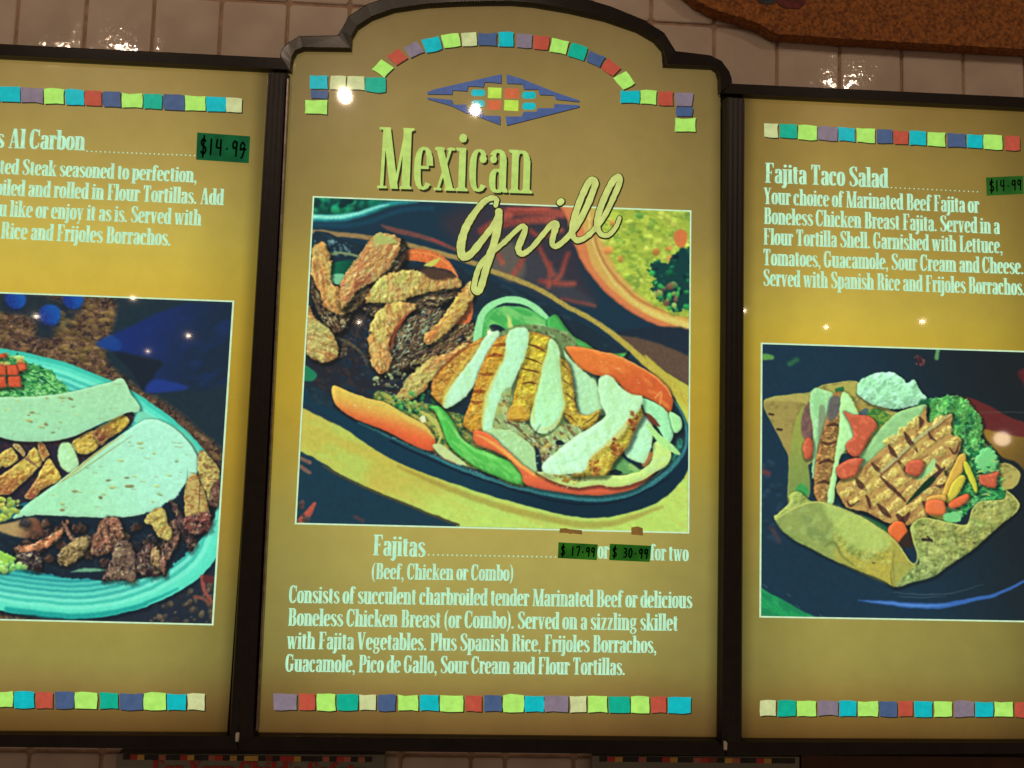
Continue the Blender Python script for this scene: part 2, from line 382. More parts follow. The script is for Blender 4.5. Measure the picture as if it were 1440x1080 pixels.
    # skillet
    rim = [(430,337),(500,342),(560,352),(640,373),(700,397),(740,413),(790,440),(840,468),(890,503),(925,532),(948,560),(962,590),(966,612),(962,640),(942,664),(909,686),(867,701),(815,704),(752,694),(700,682),(649,661),(597,638),(549,616),(510,598),(470,575),(430,540)]
    C.poly([(420,545),(470,590),(542,640),(600,666),(660,687),(740,711),(794,724),(842,728),(889,719),(924,705),(950,685),(968,655),(970,610),(940,560),(840,560),(700,560)], (14,56,74), soft=1.6, g=(720,640,760,730,(10,44,60)))
    C.stroke([(560,655),(640,690),(740,722),(842,738),(930,712)], [3,8,9,9,4], (150,120,50), soft=4, al=.5)
    C.poly(rim, (24,46,58), soft=1.2, t=[(16,8,20,.5,.2,(34,66,78),.6)])
    C.stroke([(505,594),(549,614),(597,636),(649,659),(700,677),(752,690),(815,701),(867,699),(909,683),(940,661),(961,634),(965,606),(957,578),(940,556)], [3,3,3.5,4,5,6,7,7,7,6,5,4,3,2], (54,132,134), soft=2, al=.9, n=.12)
    C.stroke([(700,674),(752,686),(815,696),(867,694),(905,679),(934,657),(952,633)], [1.5,2,2,3,3,2], (140,206,184), soft=1.4, al=.6, n=.2)
    C.stroke([(549,620),(649,664),(752,697),(815,709),(880,702),(940,672)], 2, (8,30,44), soft=1.2)
    C.stroke([(545,612),(597,633),(680,668)], 1.2, (130,190,180), soft=.8, al=.6, n=1.2)
    C.stroke([(935,655),(948,640),(956,620)], 9, (50,130,104), soft=2, al=.8, n=.4)
    C.scatter([(435,336),(490,342),(488,358),(436,360)], 60, (1,3), [(90,140,150),(60,100,110),(120,160,160)], soft=1.5, al=.6, seed=8)
    # vegetables behind the steak
    C.Z(420, 270, 4.8)
    C.stroke([(200,420),(260,405),(340,415),(420,440)], 16, (130,150,100), soft=2)
    C.poly([(210,480),(370,455),(400,500),(300,560),(215,550)], (8,108,72), soft=2, g=(210,480,380,520,(4,70,60)))
    C.poly([(216,560),(300,550),(330,600),(290,650),(220,640)], (120,196,146), soft=1.6)
    C.stroke([(700,420),(850,430),(980,490),(1060,600),(1060,680)], [70,90,84,50,30], (216,116,62), soft=1.2, n=.14)
    C.stroke([(720,402),(860,412),(1000,480),(1080,590)], [8,10,10,8], (236,160,90), soft=1.2, al=.8)
    C.poly([(840,500),(880,470),(955,445),(930,480),(870,520)], (196,200,92), soft=1.2)
    base = [(60,700),(90,540),(200,600),(300,620),(460,560),(640,520),(860,500),(1060,560),(1080,760),(1230,960),(1300,1010),(1180,1200),(950,1330),(700,1400),(400,1400),(60,1250)]
    C.poly(base, (34,40,50), soft=2, t=[(8,5,30,.55,.1,(64,52,46),.7),(10,8,0,.6,.1,(18,50,66),.8)])
    crust(C, [(90,560),(140,650),(190,770),(320,790),(355,850),(300,930),(220,940),(150,850),(85,700)], 60)
    meat(C, [(95,400),(150,345),(195,390),(215,500),(215,610),(275,645),(320,785),(270,808),(180,770),(140,660),(92,560)], (204,190,98), g=(190,400,100,480,(206,160,84)), fib=70)
    crust(C, [(600,520),(640,400),(650,320),(705,345),(722,440),(690,500),(640,560),(520,640),(470,720),(360,810),(310,760),(420,640)], -50, (120,120,80))
    meat(C, [(500,300),(540,285),(640,310),(668,360),(640,440),(590,520),(500,600),(420,640),(340,740),(300,765),(293,690),(300,600),(380,470),(440,390)], (184,116,76), g=(420,640,560,290,(190,150,88)), fib=-55, edgec=(190,186,104))
    C.poly([(500,310),(540,285),(640,310),(650,345),(580,350),(520,345)], (170,190,104), soft=3, rough=2, al=.85)
    crust(C, [(680,750),(850,690),(1065,635),(1070,700),(960,765),(850,810),(700,800),(560,850),(440,800),(470,760)], -15)
    meat(C, [(482,735),(500,670),(560,590),(640,545),(740,525),(830,545),(900,590),(1000,575),(1062,590),(1060,640),(960,650),(850,680),(760,700),(680,748),(580,742)], (186,192,98), g=(620,640,1050,600,(196,150,84)), fib=80)
    C.poly([(820,525),(920,515),(1050,560),(1030,590),(920,590),(850,565)], (84,62,48), soft=3, al=.85, rough=2)
    crust(C, [(740,850),(830,790),(980,790),(960,860),(900,930),(860,1010),(900,1080),(800,1130),(740,1190),(640,1240),(540,1215),(620,1130),(610,1040),(640,950)], -35, (150,180,140))
    R = np.random.RandomState(2)
    for k in range(64):
        x = 660+300*R.rand(); y = 1080-(x-660)*.85+R.randn()*50
        C.stroke([(x, y), (x+12+20*R.rand(), y-26-30*R.rand())], [4,7,3], [(176,210,160),(200,200,130),(26,44,56),(60,44,40),(90,66,46)][R.randint(5)], soft=.7, al=.8)
    meat(C, [(485,1080),(500,1150),(550,1212),(592,1200),(625,1130),(608,1050),(630,960),(680,880),(780,775),(700,755),(620,757),(540,810),(490,900),(480,1000)], (196,186,96), g=(560,900,690,960,(206,150,84)), fib=70)
    C.stroke([(770,790),(700,860),(650,950),(620,1060)], [6,18,20,8], (168,74,46), soft=2.5, al=.75)
    crust(C, [(1050,890),(1160,870),(1225,960),(1200,1030),(1100,1090),(1000,1150),(880,1170),(760,1200),(760,1130),(880,1060),(900,1010),(980,960)], -40, (168,170,104))
    C.poly([(1150,740),(1175,700),(1165,860),(1100,890),(1050,880),(1080,830)], (214,112,62), soft=1.4)
    meat(C, [(1175,590),(1188,660),(1140,760),(1090,850),(1010,930),(900,1015),(858,1000),(870,950),(940,880),(1000,800),(1080,690)], (200,190,88), g=(1080,720,880,1000,(208,134,66)), fib=-50, edgec=(196,176,96))
    for q_, n_ in (([(120,780),(340,800),(300,920),(160,880)],26), ([(620,420),(700,360),(700,480),(520,640),(380,760)],30), ([(700,800),(1050,680),(960,780),(760,850)],40),
                   ([(660,960),(960,800),(900,960),(760,1150),(640,1150)],60), ([(900,1080),(1200,900),(1180,1030),(800,1180)],46)):
        glints(C, q_, n_, n_, (.5,1.6), (196,206,160), .55)
    C.scatter([(330,830),(480,760),(480,1000),(420,1250),(300,1100)], 60, (.8,3), [(20,30,44),(70,56,50),(54,70,80),(30,40,52)], seed=41, al=.7)
    C.stroke([(380,1000),(420,880),(470,800)], [6,16,6], (70,64,58), soft=2, al=.6); C.stroke([(250,980),(330,1010),(420,1080),(470,1180)], [14,22,18,6], (96,92,66), soft=2, al=.7, n=.3)
    # lower steak strip, left end piece (zoom 420,480)
    C.Z(420, 480, 4.8)
    C.scatter([(520,240),(620,200),(720,220),(700,370),(560,370),(500,330)], 70, (1,3.2), [(170,190,130),(26,44,54),(60,50,46),(110,110,80)], seed=12, soft=.8)
    meat(C, [(1090,20),(1000,85),(905,105),(810,175),(745,245),(720,300),(690,340),(640,380),(720,392),(800,372),(860,310),(920,225),(1000,155),(1080,90),(1130,30)], (180,170,92), g=(860,180,1000,120,(200,150,84)), fib=-40)
    meat(C, [(70,-230),(110,-150),(170,-110),(240,-30),(262,80),(200,125),(130,115),(70,80),(58,-60)], (172,180,102), fib=20, g=(80,-200,200,80,(176,160,92)))
    C.scatter([(270,0),(330,40),(320,100),(270,90)], 12, (2,4), [(110,104,74),(70,60,50)], seed=13)
    C.poly([(30,150),(120,210),(100,260),(30,250)], (28,126,86), soft=1.5)
    # mess of vegetables under the strips
    C.poly([(500,380),(560,330),(700,400),(900,420),(1000,470),(1150,500),(1300,560),(1700,700),(1750,900),(1500,980),(1300,900),(1100,830),(900,740),(700,600),(560,500)], (96,120,64), soft=2,
           t=[(8,4,30,.5,.1,(174,182,86),.8),(7,4,-20,.58,.08,(20,84,60),.8),(6,3,10,.6,.06,(200,170,80),.7)])
    C.scatter([(640,370),(900,340),(960,470),(860,520),(700,470)], 60, (1.5,4), [(30,110,60),(20,70,58),(120,160,80),(70,150,80)], seed=14)
    C.poly([(230,300),(330,330),(450,375),(580,410),(720,490),(850,560),(912,640),(922,690),(890,740),(760,690),(600,610),(470,560),(350,500),(250,420)], (222,100,58), g=(680,640,730,480,(218,190,84)), soft=1, bev=(7,-1,-1,.2))
    C.stroke([(300,345),(460,395),(620,450),(740,520),(860,590),(915,650)], [8,20,26,26,24,10], (214,196,92), soft=2.5, al=.85)
    glints(C, [(300,360),(520,420),(860,600),(840,660),(500,520)], 26, 77, (.5,1.6), (250,226,150), .5)
    C.stroke([(820,470),(900,520),(960,620),(940,690)], [8,30,22,10], (190,196,96), soft=1.6)
    C.poly([(820,510),(850,500),(860,540),(830,545)], (232,236,190), soft=1.2)
    C.poly([(880,440),(960,440),(1040,540),(1100,650),(1200,720),(1340,770),(1460,830),(1520,920),(1515,965),(1420,945),(1260,880),(1110,790),(1010,690),(960,560),(930,480)], (76,186,78), g=(960,500,1400,860,(84,190,80)), soft=1,
           t=[(24,7,40,.5,.16,(128,220,108),.7)], bev=(8,-1,-1,.3), edge=(2.5,(50,140,60),.5))
    C.stroke([(990,510),(1080,640),(1200,740),(1340,790)], [4,16,14,4], (160,232,130), soft=2.5, al=.6)
    C.poly([(900,700),(960,695),(1060,770),(1135,835),(1040,815),(950,765)], (196,216,146), soft=1.2)
    C.stroke([(900,745),(980,790),(1060,820)], 10, (120,60,50), soft=1.5, al=.6)
    # onion rings and green pepper behind the chicken
    C.Z(690, 270, 4.8)
    C.poly([(-120,1100),(-90,860),(0,790),(180,770),(340,830),(440,900),(520,1000),(500,1150),(0,1200)], (70,176,86), soft=1.4, t=[(20,10,30,.5,.15,(140,214,120),.7)])
    C.poly([(0,900),(60,900),(130,960),(60,960),(0,930)], (18,44,54), soft=1.4)
    C.stroke([(-90,1010),(-80,900),(-40,800),(60,738),(140,725),(240,748),(330,806),(415,880)], [60,50,48,44,44,44,40,16], (154,228,160), soft=1, n=.05)
    C.stroke([(-50,900),(0,820),(90,775),(220,790),(330,845)], [8,12,12,10], (108,190,110), soft=1.4, al=.8)
    C.poly([(380,880),(440,828),(500,905),(560,975),(660,1030),(740,1085),(900,1090),(920,1075),(890,1120),(760,1125),(560,1060),(430,990)], (72,178,84), soft=1, bev=(5,-1,1,.3), g=(420,850,860,1100,(90,190,90)))
    C.poly([(110,830),(150,900),(190,990),(140,990)], (206,222,120), soft=1)
    C.stroke([(210,1000),(250,925),(320,905),(390,935),(435,1000),(450,1100)], [26,34,34,34,34,30], (158,224,146), soft=1, n=.06)
    C.poly([(260,960),(320,935),(380,990),(390,1080),(270,1080)], (130,186,92), soft=1.4)
    C.poly([(60,1060),(100,960),(160,990),(220,1060)], (196,206,90), soft=2)
    # grilled chicken, from the back slice forwards (zoom 690,480)
    C.Z(690, 480, 4.8)
    C.poly([(60,-60),(520,-60),(620,200),(760,600),(500,780),(330,860),(0,700),(-160,560)], (110,140,86), soft=2, t=[(16,7,60,.5,.2,(166,200,130),.7),(10,6,0,.6,.1,(86,66,52),.7)])
    C.poly([(505,40),(600,38),(750,66),(880,108),(1000,168),(1120,240),(1200,330),(1228,410),(1205,492),(1130,425),(1050,382),(930,352),(850,272),(720,232),(610,190),(545,115)], (222,124,56), soft=1, g=(880,110,900,300,(206,98,50)), bev=(6,-1,-1,.2), t=[(20,6,30,.55,.12,(232,150,74),.5)])
    C.stroke([(600,45),(760,75),(900,120),(1040,195),(1150,280),(1215,370)], [4,8,10,10,8], (238,176,96), soft=1.5, al=.8)
    C.stroke([(1110,380),(1150,340),(1140,430)], 10, (240,180,100), soft=2, al=.7)
    C.poly([(540,180),(640,200),(720,250),(700,310),(640,260)], (40,70,66), soft=2); C.poly([(640,230),(700,250),(720,300),(690,300)], (140,190,130), soft=1.5)
    # 5,4: back slices
    white_side(C, [(490,60),(545,130),(645,220),(725,300),(770,470),(740,500),(640,520),(590,490),(560,330),(530,200)], (178,228,176))
    grilled(C, [(456,110),(520,150),(550,250),(560,350),(582,470),(640,500),(745,460),(690,560),(600,600),(550,560),(500,490),(478,350),(458,200)], (202,190,66), 60)
    for a in ([(465,130),(490,160),(520,190)], [(465,230),(500,270),(540,300)], [(485,340),(530,370),(575,410)], [(490,480),(540,510),(580,560)], [(620,560),(680,520),(720,480)]): sear(C, a, 11, .7)
    grilled(C, [(236,-60),(410,-20),(400,40),(380,110),(352,210),(332,310),(300,400),(272,440),(255,530),(108,525),(150,400),(180,270),(212,150)], (206,192,58), 15)
    for a in ([(245,15),(310,40),(385,78)], [(222,105),(290,130),(352,152)], [(202,180),(270,200),(342,218)], [(212,285),(270,278),(335,292)], [(120,522),(180,530),(235,522)]): sear(C, a, 12, .9)
    C.poly([(108,450),(200,430),(250,470),(240,525),(110,525)], (222,166,66), soft=4, al=.5)
    white_side(C, [(400,-20),(462,50),(470,200),(486,330),(500,430),(462,540),(405,606),(330,618),(276,570),(270,500),(290,400),(322,300),(346,180),(375,80)], (178,230,168), g=(420,120,350,600,(186,244,190)))
    # slices 1,2 on the left (zoom 420,480)
    C.Z(420, 480, 4.8)
    grilled(C, [(892,340),(915,240),(1000,150),(1100,62),(1190,0),(1270,-40),(1310,-60),(1250,60),(1160,190),(1060,300),(1015,430),(960,420),(905,375)], (198,152,62), -40)
    for a in ([(920,240),(960,260),(1010,300)], [(990,160),(1040,200),(1080,240)], [(1080,90),(1120,120),(1150,160)]): sear(C, a, 12, .35)
    C.stroke([(915,240),(1000,150),(1110,60),(1240,0)], [8,14,16,8], (110,50,30), soft=3, al=.6)
    white_side(C, [(1350,-70),(1345,0),(1260,150),(1212,250),(1140,355),(1066,418),(1000,452),(972,420),(1010,320),(1105,200),(1205,60),(1262,-40)], (190,238,200))
    grilled(C, [(1112,540),(1160,400),(1190,290),(1230,170),(1300,40),(1360,-30),(1480,-50),(1460,40),(1400,130),(1330,270),(1275,420),(1262,600),(1200,620),(1130,580)], (206,160,54), 10)
    for a in ([(1310,30),(1380,20),(1450,20)], [(1270,110),(1330,90),(1400,100)], [(1220,220),(1290,225),(1340,215)], [(1180,340),(1230,335),(1290,350)], [(1160,400),(1200,410),(1240,400)]): sear(C, a, 26, .62, (112,44,24))
    white_side(C, [(1420,-70),(1545,-80),(1535,90),(1465,240),(1395,400),(1318,605),(1240,596),(1244,430),(1305,260),(1385,100)], (186,240,196))
    for p_ in ([(1215,20),(1100,170),(1000,330),(975,430)], [(1400,80),(1310,260),(1250,430),(1235,590)]): warm(C, p_, [8,26,30,12], .65)
    C.Z(690, 480, 4.8)
    for p_ in ([(385,70),(345,180),(310,310),(285,430),(290,540)], [(470,120),(490,330),(500,440),(450,560)]): warm(C, p_, [6,18,20,10], .6)
    C.stroke([(330,590),(400,585),(450,530)], [10,22,8], (206,196,110), soft=3, al=.6)
    # cooked onion, pale pieces and the orange/yellow pepper at the front
    C.Z(690, 480, 4.8)
    C.poly([(10,560),(80,340),(140,330),(110,520),(250,560),(300,640),(380,640),(480,560),(560,560),(620,600),(560,650),(420,740),(350,820),(310,860),(280,740),(160,660),(60,600)], (148,176,112), soft=1.6,
           t=[(22,6,65,.48,.2,(186,226,164),.8),(12,4,50,.59,.08,(104,70,50),.8),(14,8,0,.6,.1,(196,190,90),.5)])
    C.scatter([(250,560),(400,600),(560,560),(500,660),(340,800)], 50, (1.5,4), [(92,60,50),(186,206,140),(204,180,90),(150,180,110)], seed=22, al=.6)
    C.poly([(435,675),(470,665),(500,688),(450,700)], (20,36,44), soft=1.2)
    C.stroke([(115,545),(180,580),(240,640),(300,690)], [14,20,14,8], (80,50,44), soft=2, al=.7)
    white_side(C, [(-20,600),(120,600),(220,660),(285,720),(312,870),(290,885),(180,810),(60,720),(-20,680)], (172,216,150))
    C.poly([(295,700),(330,760),(345,830),(370,885),(340,890),(312,850)], (18,44,56), soft=1.2)
    C.poly([(-110,600),(-20,620),(60,690),(140,760),(220,835),(320,895),(460,935),(600,975),(720,965),(860,975),(980,930),(1090,860),(1100,890),(980,985),(820,1028),(650,1038),(450,1012),(300,985),(225,955),(205,890),(135,805),(40,745),(-100,690)], (226,112,66), soft=1,
           g=(300,900,300,990,(216,100,66)), bev=(5,0,-1,.15))
    C.stroke([(-90,630),(20,690),(130,775),(240,865),(360,925)], [10,20,24,20,8], (238,190,90), soft=2.5, al=.8)
    C.poly([(310,880),(430,890),(560,905),(700,893),(860,903),(1000,872),(1085,800),(1095,690),(1170,670),(1212,740),(1190,830),(1100,885),(1000,945),(850,982),(720,968),(590,985),(430,945)], (202,234,134), soft=1,
           t=[(20,6,-10,.5,.15,(186,222,150),.6)], edge=(3,(226,226,140),.6), bev=(6,0,-1,.12))
    C.scatter([(420,890),(620,890),(680,930),(560,960)], 50, (1,2.6), [(206,180,70),(190,140,60),(220,210,110)], seed=24)
    C.poly([(1010,800),(1080,740),(1085,790),(1030,850)], (226,146,80), soft=2)
    # front slice and its neighbours
    C.poly([(840,760),(980,850),(1000,880),(860,895),(780,880)], (96,160,92), soft=1.4, t=[(8,4,20,.5,.1,(150,200,110),.8)])
    C.poly([(800,875),(840,862),(885,885),(850,898),(805,895)], (16,40,46), soft=1.2)
    C.stroke([(870,745),(930,800),(1010,830)], [16,26,14], (14,50,64), soft=1.2)
    white_side(C, [(1020,470),(1085,560),(1085,690),(1045,800),(1010,822),(900,765),(930,680),(980,560)], (186,242,196))
    C.poly([(1015,385),(1100,410),(1180,465),(1235,550),(1228,640),(1190,690),(1135,600),(1040,480)], (164,234,176), soft=1, bev=(5,-1,-1,.2), n=.06)
    C.poly([(1205,480),(1275,515),(1285,590),(1235,612)], (170,234,160), soft=1, bev=(4,-1,-1,.2))
    C.poly([(1030,480),(1080,500),(1140,575),(1085,555)], (110,56,46), soft=1.2)
    C.stroke([(1060,560),(1120,640),(1200,710),(1265,760)], [20,44,50,18], (176,230,140), soft=1, n=.06)
    grilled(C, [(1000,425),(1025,500),(985,570),(940,680),(885,750),(830,810),(780,895),(690,905),(540,905),(620,860),(680,780),(800,690),(880,600),(950,490)], (208,200,72), -40, (184,140,50))
    white_side(C, [(728,260),(800,232),(880,310),(960,360),(1022,375),(1010,450),(955,520),(900,600),(830,680),(740,735),(665,800),(630,875),(480,898),(370,888),(343,835),(420,760),(560,645),(700,560),(772,500),(742,420)], (192,240,190), g=(860,380,480,830,(206,250,214)))
    warm(C, [(640,880),(680,790),(800,690),(890,590),(960,480)], [10,34,36,26,8], .6)
    C.stroke([(480,720),(600,650),(720,570),(830,480)], [4,16,18,6], (214,252,226), soft=4, al=.6); C.stroke([(420,830),(560,800),(660,720)], [6,20,8], (168,222,170), soft=4, al=.45)
    for x, y in ((695,845),(845,715),(955,540)):
        C.scatter([(x-32,y-50),(x+26,y-50),(x+34,y+48),(x-20,y+44)], 26, (1.2,3), [(150,84,44),(120,58,34),(196,140,70)], seed=x, al=.8)

    glints(C, [(560,60),(1000,180),(1200,380),(1100,380),(900,220),(640,110)], 24, 3, (.5,1.4), (250,214,160), .5)
    glints(C, [(150,800),(600,960),(980,950),(960,985),(500,990),(200,900)], 40, 4, (.5,1.6), (246,236,170), .5)
    glints(C, [(60,560),(420,560),(500,700),(300,840),(160,640)], 70, 5, (.5,1.8), (206,236,180), .5)
    C.stroke([(330,560),(300,640),(340,720)], [4,14,5], (64,44,40), soft=2, al=.5)

def paint_salad(C):
    C.a[:] = np.array((20, 50, 66))/255
    C.Z(1040, 460, 3.6)
    C.poly([(60,60),(1600,60),(1600,1600),(60,1600)], (20,52,70), soft=1, g=(500,700,1500,400,(20,32,36)), smooth=False)
    C.stroke([(118,150),(158,150)], [34,26], (92,150,74), soft=2); C.stroke([(250,185),(285,165)], 26, (40,96,70), soft=4); C.stroke([(990,120),(988,155)], 22, (90,150,90), soft=2)
    C.scatter([(870,155),(920,155),(920,190),(870,190)], 14, (1,3), [(120,70,66),(80,40,46)], seed=2); C.stroke([(1425,240),(1450,280)], 60, (84,30,40), soft=6)
    C.stroke([(115,730),(145,740)], 30, (110,60,60), soft=4, al=.8); C.stroke([(160,1010),(200,1080)], 24, (90,60,66), soft=4, al=.7)
    C.scatter([(110,700),(180,700),(220,1100),(110,1100)], 20, (3,6), [(40,66,84),(30,56,72)], seed=3, soft=4, al=.6)
    C.poly([(1120,355),(1250,395),(1350,455),(1520,520),(1520,640),(1330,545),(1230,525),(1190,450)], (98,40,40), soft=2.5)
    C.poly([(1220,520),(1330,540),(1520,600),(1520,800),(1400,690),(1330,660),(1270,600)], (146,112,44), soft=2.5, g=(1250,540,1500,740,(90,72,36)))
    C.stroke([(1200,430),(1440,434)], 3, (90,110,90), soft=1.5, al=.6)
    SH = (178,164,88)
    # back wall of the shell
    C.poly([(118,385),(155,352),(250,338),(345,330),(400,300),(440,288),(600,278),(760,420),(1200,560),(1290,680),(1355,690),(1418,752),(1330,830),(900,800),(560,640),(340,700),(330,880),(248,900),(245,650),(180,520)], SH, soft=1,
           t=[(14,10,0,.52,.12,(118,116,62),.7),(10,6,30,.58,.08,(176,176,92),.6)], edge=(2.5,(190,192,96),.7))
    C.poly([(118,385),(210,372),(330,385),(310,460),(280,600),(262,640),(245,640),(180,520)], (160,146,78), soft=1.5, t=[(14,10,0,.52,.16,(124,114,60),.6)])
    C.poly([(280,480),(330,400),(350,560),(310,590),(330,650),(350,720),(350,860),(255,880),(255,650)], (150,164,74), soft=2, g=(280,500,340,820,(126,150,76)))
    C.poly([(330,400),(375,370),(380,560),(320,560),(310,480)], (112,84,80), soft=3, t=[(8,4,90,.5,.1,(150,110,96),.6)])
    for x, y in ((160,437),(200,515)): C.stroke([(x-10,y),(x+10,y+2)], 12, (52,40,34), soft=1.5)
    C.poly([(440,300),(560,285),(600,300),(600,350),(520,340),(470,330)], (176,170,84), soft=1.5); C.poly([(480,310),(520,300),(520,330),(485,330)], (40,110,66), soft=2)
    C.poly([(560,380),(700,420),(760,460),(720,560),(600,460)], (170,150,70), soft=2); C.poly([(600,430),(640,410),(660,450),(610,450)], (70,100,110), soft=2)
    C.poly([(640,430),(700,410),(760,460),(700,500),(660,480)], (120,160,60), soft=2, t=[(6,4,0,.5,.1,(40,110,60),.8)])
    # sour cream
    sc_ = [(588,330),(600,275),(640,252),(700,228),(780,232),(825,268),(845,282),(878,262),(905,320),(940,362),(900,392),(800,412),(700,402),(620,362)]
    C.poly(sc_, (168,232,184), soft=1, rl=.5, bev=(12,-1,-1.4,.22), t=[(16,9,-20,.5,.15,(140,200,150),.6),(14,7,20,.56,.1,(186,246,208),.8)], n=.05, rough=1)
    # guacamole
    gu = [(905,385),(960,362),(1050,348),(1130,358),(1182,420),(1222,470),(1222,560),(1245,610),(1190,660),(1120,630),(1080,560),(1040,480),(1000,490),(940,470)]
    C.poly(gu, (72,152,74), soft=1.2, bev=(9,-1,-1,.3), t=[(14,9,70,.48,.2,(104,188,96),.8),(15,9,70,.56,.12,(22,92,62),.85),(5,4,40,.6,.08,(150,214,124),.6)], rough=2.5, n=.08, rl=1.1)
    C.poly([(905,380),(950,365),(960,440),(920,460)], (24,92,60), soft=3, rough=3)
    # lettuce bed
    lt = [(1120,600),(1200,630),(1260,600),(1300,660),(1310,720),(1330,830),(1350,860),(1200,900),(1100,980),(1000,980),(960,940),(1060,760)]
    C.poly(lt, (30,116,66), soft=1.4, t=[(8,4,30,.5,.1,(90,180,96),.8),(7,4,-40,.58,.06,(10,66,52),.9)], rough=2, n=.2)
    C.scatter(lt, 170, (1.5,4.5), [(120,204,120),(70,164,84),(16,80,56),(150,214,130)], asp=(1.2,3), seed=5, al=.8)
    C.poly([(1195,650),(1245,612),(1298,650),(1298,715),(1215,740),(1190,700)], (118,206,128), soft=1.2, rough=2, bev=(5,-1,-1,.3))
    C.poly([(1180,855),(1230,810),(1300,815),(1352,845),(1320,872),(1210,885)], (60,168,88), soft=1.2, rough=2, t=[(8,3,10,.55,.08,(20,100,60),.8)])
    RR = np.random.RandomState(8)
    for k in range(70):
        x = 1120+200*RR.rand(); y = 660+230*RR.rand(); a = RR.randn()*.5-.2; L = 16+30*RR.rand()
        C.stroke([(x,y),(x+L*.5,y+L*a+3),(x+L,y+L*a*1.3)], [3,9,3], [(150,220,130),(96,190,96),(30,110,66),(186,206,110),(12,72,54)][RR.randint(5)], soft=.8, al=.85)
    # left strips
    white_side(C, [(358,330),(385,305),(425,318),(472,342),(452,420),(432,500),(395,600),(385,745),(366,750),(370,550),(352,400)], (152,214,146))
    C.poly([(400,400),(432,420),(428,560),(395,600)], (120,130,100), soft=3, al=.7)
    grilled(C, [(472,342),(525,335),(520,450),(505,560),(492,660),(455,882),(385,862),(378,745),(400,600),(432,480)], (160,122,70), 10, (110,70,50))
    C.poly([(445,370),(480,345),(510,370),(490,450),(445,470)], (84,92,100), soft=3, al=.8)
    for a in ([(410,580),(450,590),(495,575)], [(400,690),(440,672),(485,690)], [(392,790),(430,780),(460,795)], [(440,500),(480,490),(500,500)]): sear(C, a, 18, .8, (56,34,32))
    white_side(C, [(510,338),(550,345),(590,420),(600,500),(560,600),(505,665),(475,882),(440,884),(480,660),(500,500)], (182,238,160))
    C.poly([(285,820),(310,790),(345,810),(345,850),(300,845)], (60,160,80), soft=2)
    # big slab, grilled pieces
    C.poly([(596,735),(605,650),(645,600),(700,520),(790,435),(880,402),(935,393),(935,445),(860,505),(790,565),(740,625),(640,710)], (150,204,136), soft=1, bev=(6,-1,-1,.15), n=.07, edge=(2.5,(176,190,110),.6))
    gp = [(492,790),(600,722),(700,632),(800,542),(900,452),(935,402),(942,480),(1000,462),(1068,438),(1062,540),(1115,568),(1085,680),(1035,720),(1050,860),(960,900),(965,945),(850,1005),(830,962),(762,992),(640,935),(545,915),(508,865)]
    C.poly(gp, (188,152,84), t=[(8,5,-42,.5,.15,(120,76,54),.5),(5,3,-42,.55,.1,(190,160,90),.6)], rough=.8, sh=(6,.7), soft=1)
    RR = np.random.RandomState(4)
    gq = np.array(gp, float)
    for ir in range(-1, 8):
        for ic in range(-1, 9):
            cx = 545+ic*64+ir*40+RR.randn()*4; cy = 830-ic*50+ir*52+RR.randn()*4; ins = False
            for i in range(len(gq)):
                ax, ay = gq[i-1]; bx, by = gq[i]
                if (ay > cy) != (by > cy) and cx < (bx-ax)*(cy-ay)/(by-ay)+ax: ins = not ins
            if not ins: continue
            q = []
            for j in range(8):
                a = j/8*2*math.pi; r = 1+.16*RR.randn()
                u, v = 36*r*math.copysign(abs(math.cos(a))**.7, math.cos(a)), 27*r*math.copysign(abs(math.sin(a))**.7, math.sin(a))
                q.append((cx+u*.79+v*.55, cy-u*.61+v*.62))
            C.poly(q, (210,200,104), g=(cx-20, cy-20, cx+24, cy+24, (196,172,84)), soft=2.6, rough=1.2, sh=(0.1,0), al=.92,
                   t=[(4,2,-42,.5,.12,(222,216,140),.6),(3,2,20,.58,.08,(156,110,62),.6)], bev=(5,-1,-1,.25), rl=.7)
    C.stroke([(1060,440),(900,560),(700,745)], [6,12,12], (176,186,130), soft=1.5)
    C.stroke([(1066,450),(908,572),(708,757)], [5,9,9], (104,70,48), soft=1.5, al=.7)
    for a, w_ in (([(905,455),(915,480),(905,510)],26), ([(830,535),(850,570),(862,600)],30), ([(752,598),(770,630),(792,655)],30), ([(668,686),(690,715),(714,745)],26), ([(588,765),(615,800),(640,822)],34), ([(800,676),(822,705),(842,735)],26),
                  ([(712,758),(770,815),(840,882)],24), ([(868,580),(885,610),(900,632)],22), ([(640,850),(655,880),(662,915)],22), ([(700,895),(730,930),(765,960)],34), ([(925,880),(940,900),(948,930)],24), ([(995,800),(1020,805),(1042,790)],20),
                  ([(950,530),(965,560),(990,575)],18), ([(985,690),(1005,715),(1015,735)],20), ([(540,880),(560,905),(600,880)],14), ([(1060,610),(1085,640),(1110,580)],14), ([(800,950),(830,975),(860,940)],40)):
        sear(C, a, w_, .85, (70,42,38))
    for a in ([(520,800),(560,770),(600,740)], [(620,830),(680,770),(720,720)], [(850,640),(900,590),(940,550)], [(760,760),(800,720),(850,670)]): C.stroke(a, [10,30,10], (216,200,100), soft=4, al=.5)
    C.poly([(958,690),(984,664),(982,715),(925,765),(900,765)], (166,220,142), soft=1)
    C.stroke([(1035,712),(950,790),(845,897)], [8,34,6], (16,52,38), soft=1)
    C.stroke([(1035,712),(990,752)], [8,18], (84,50,50), soft=1.2)
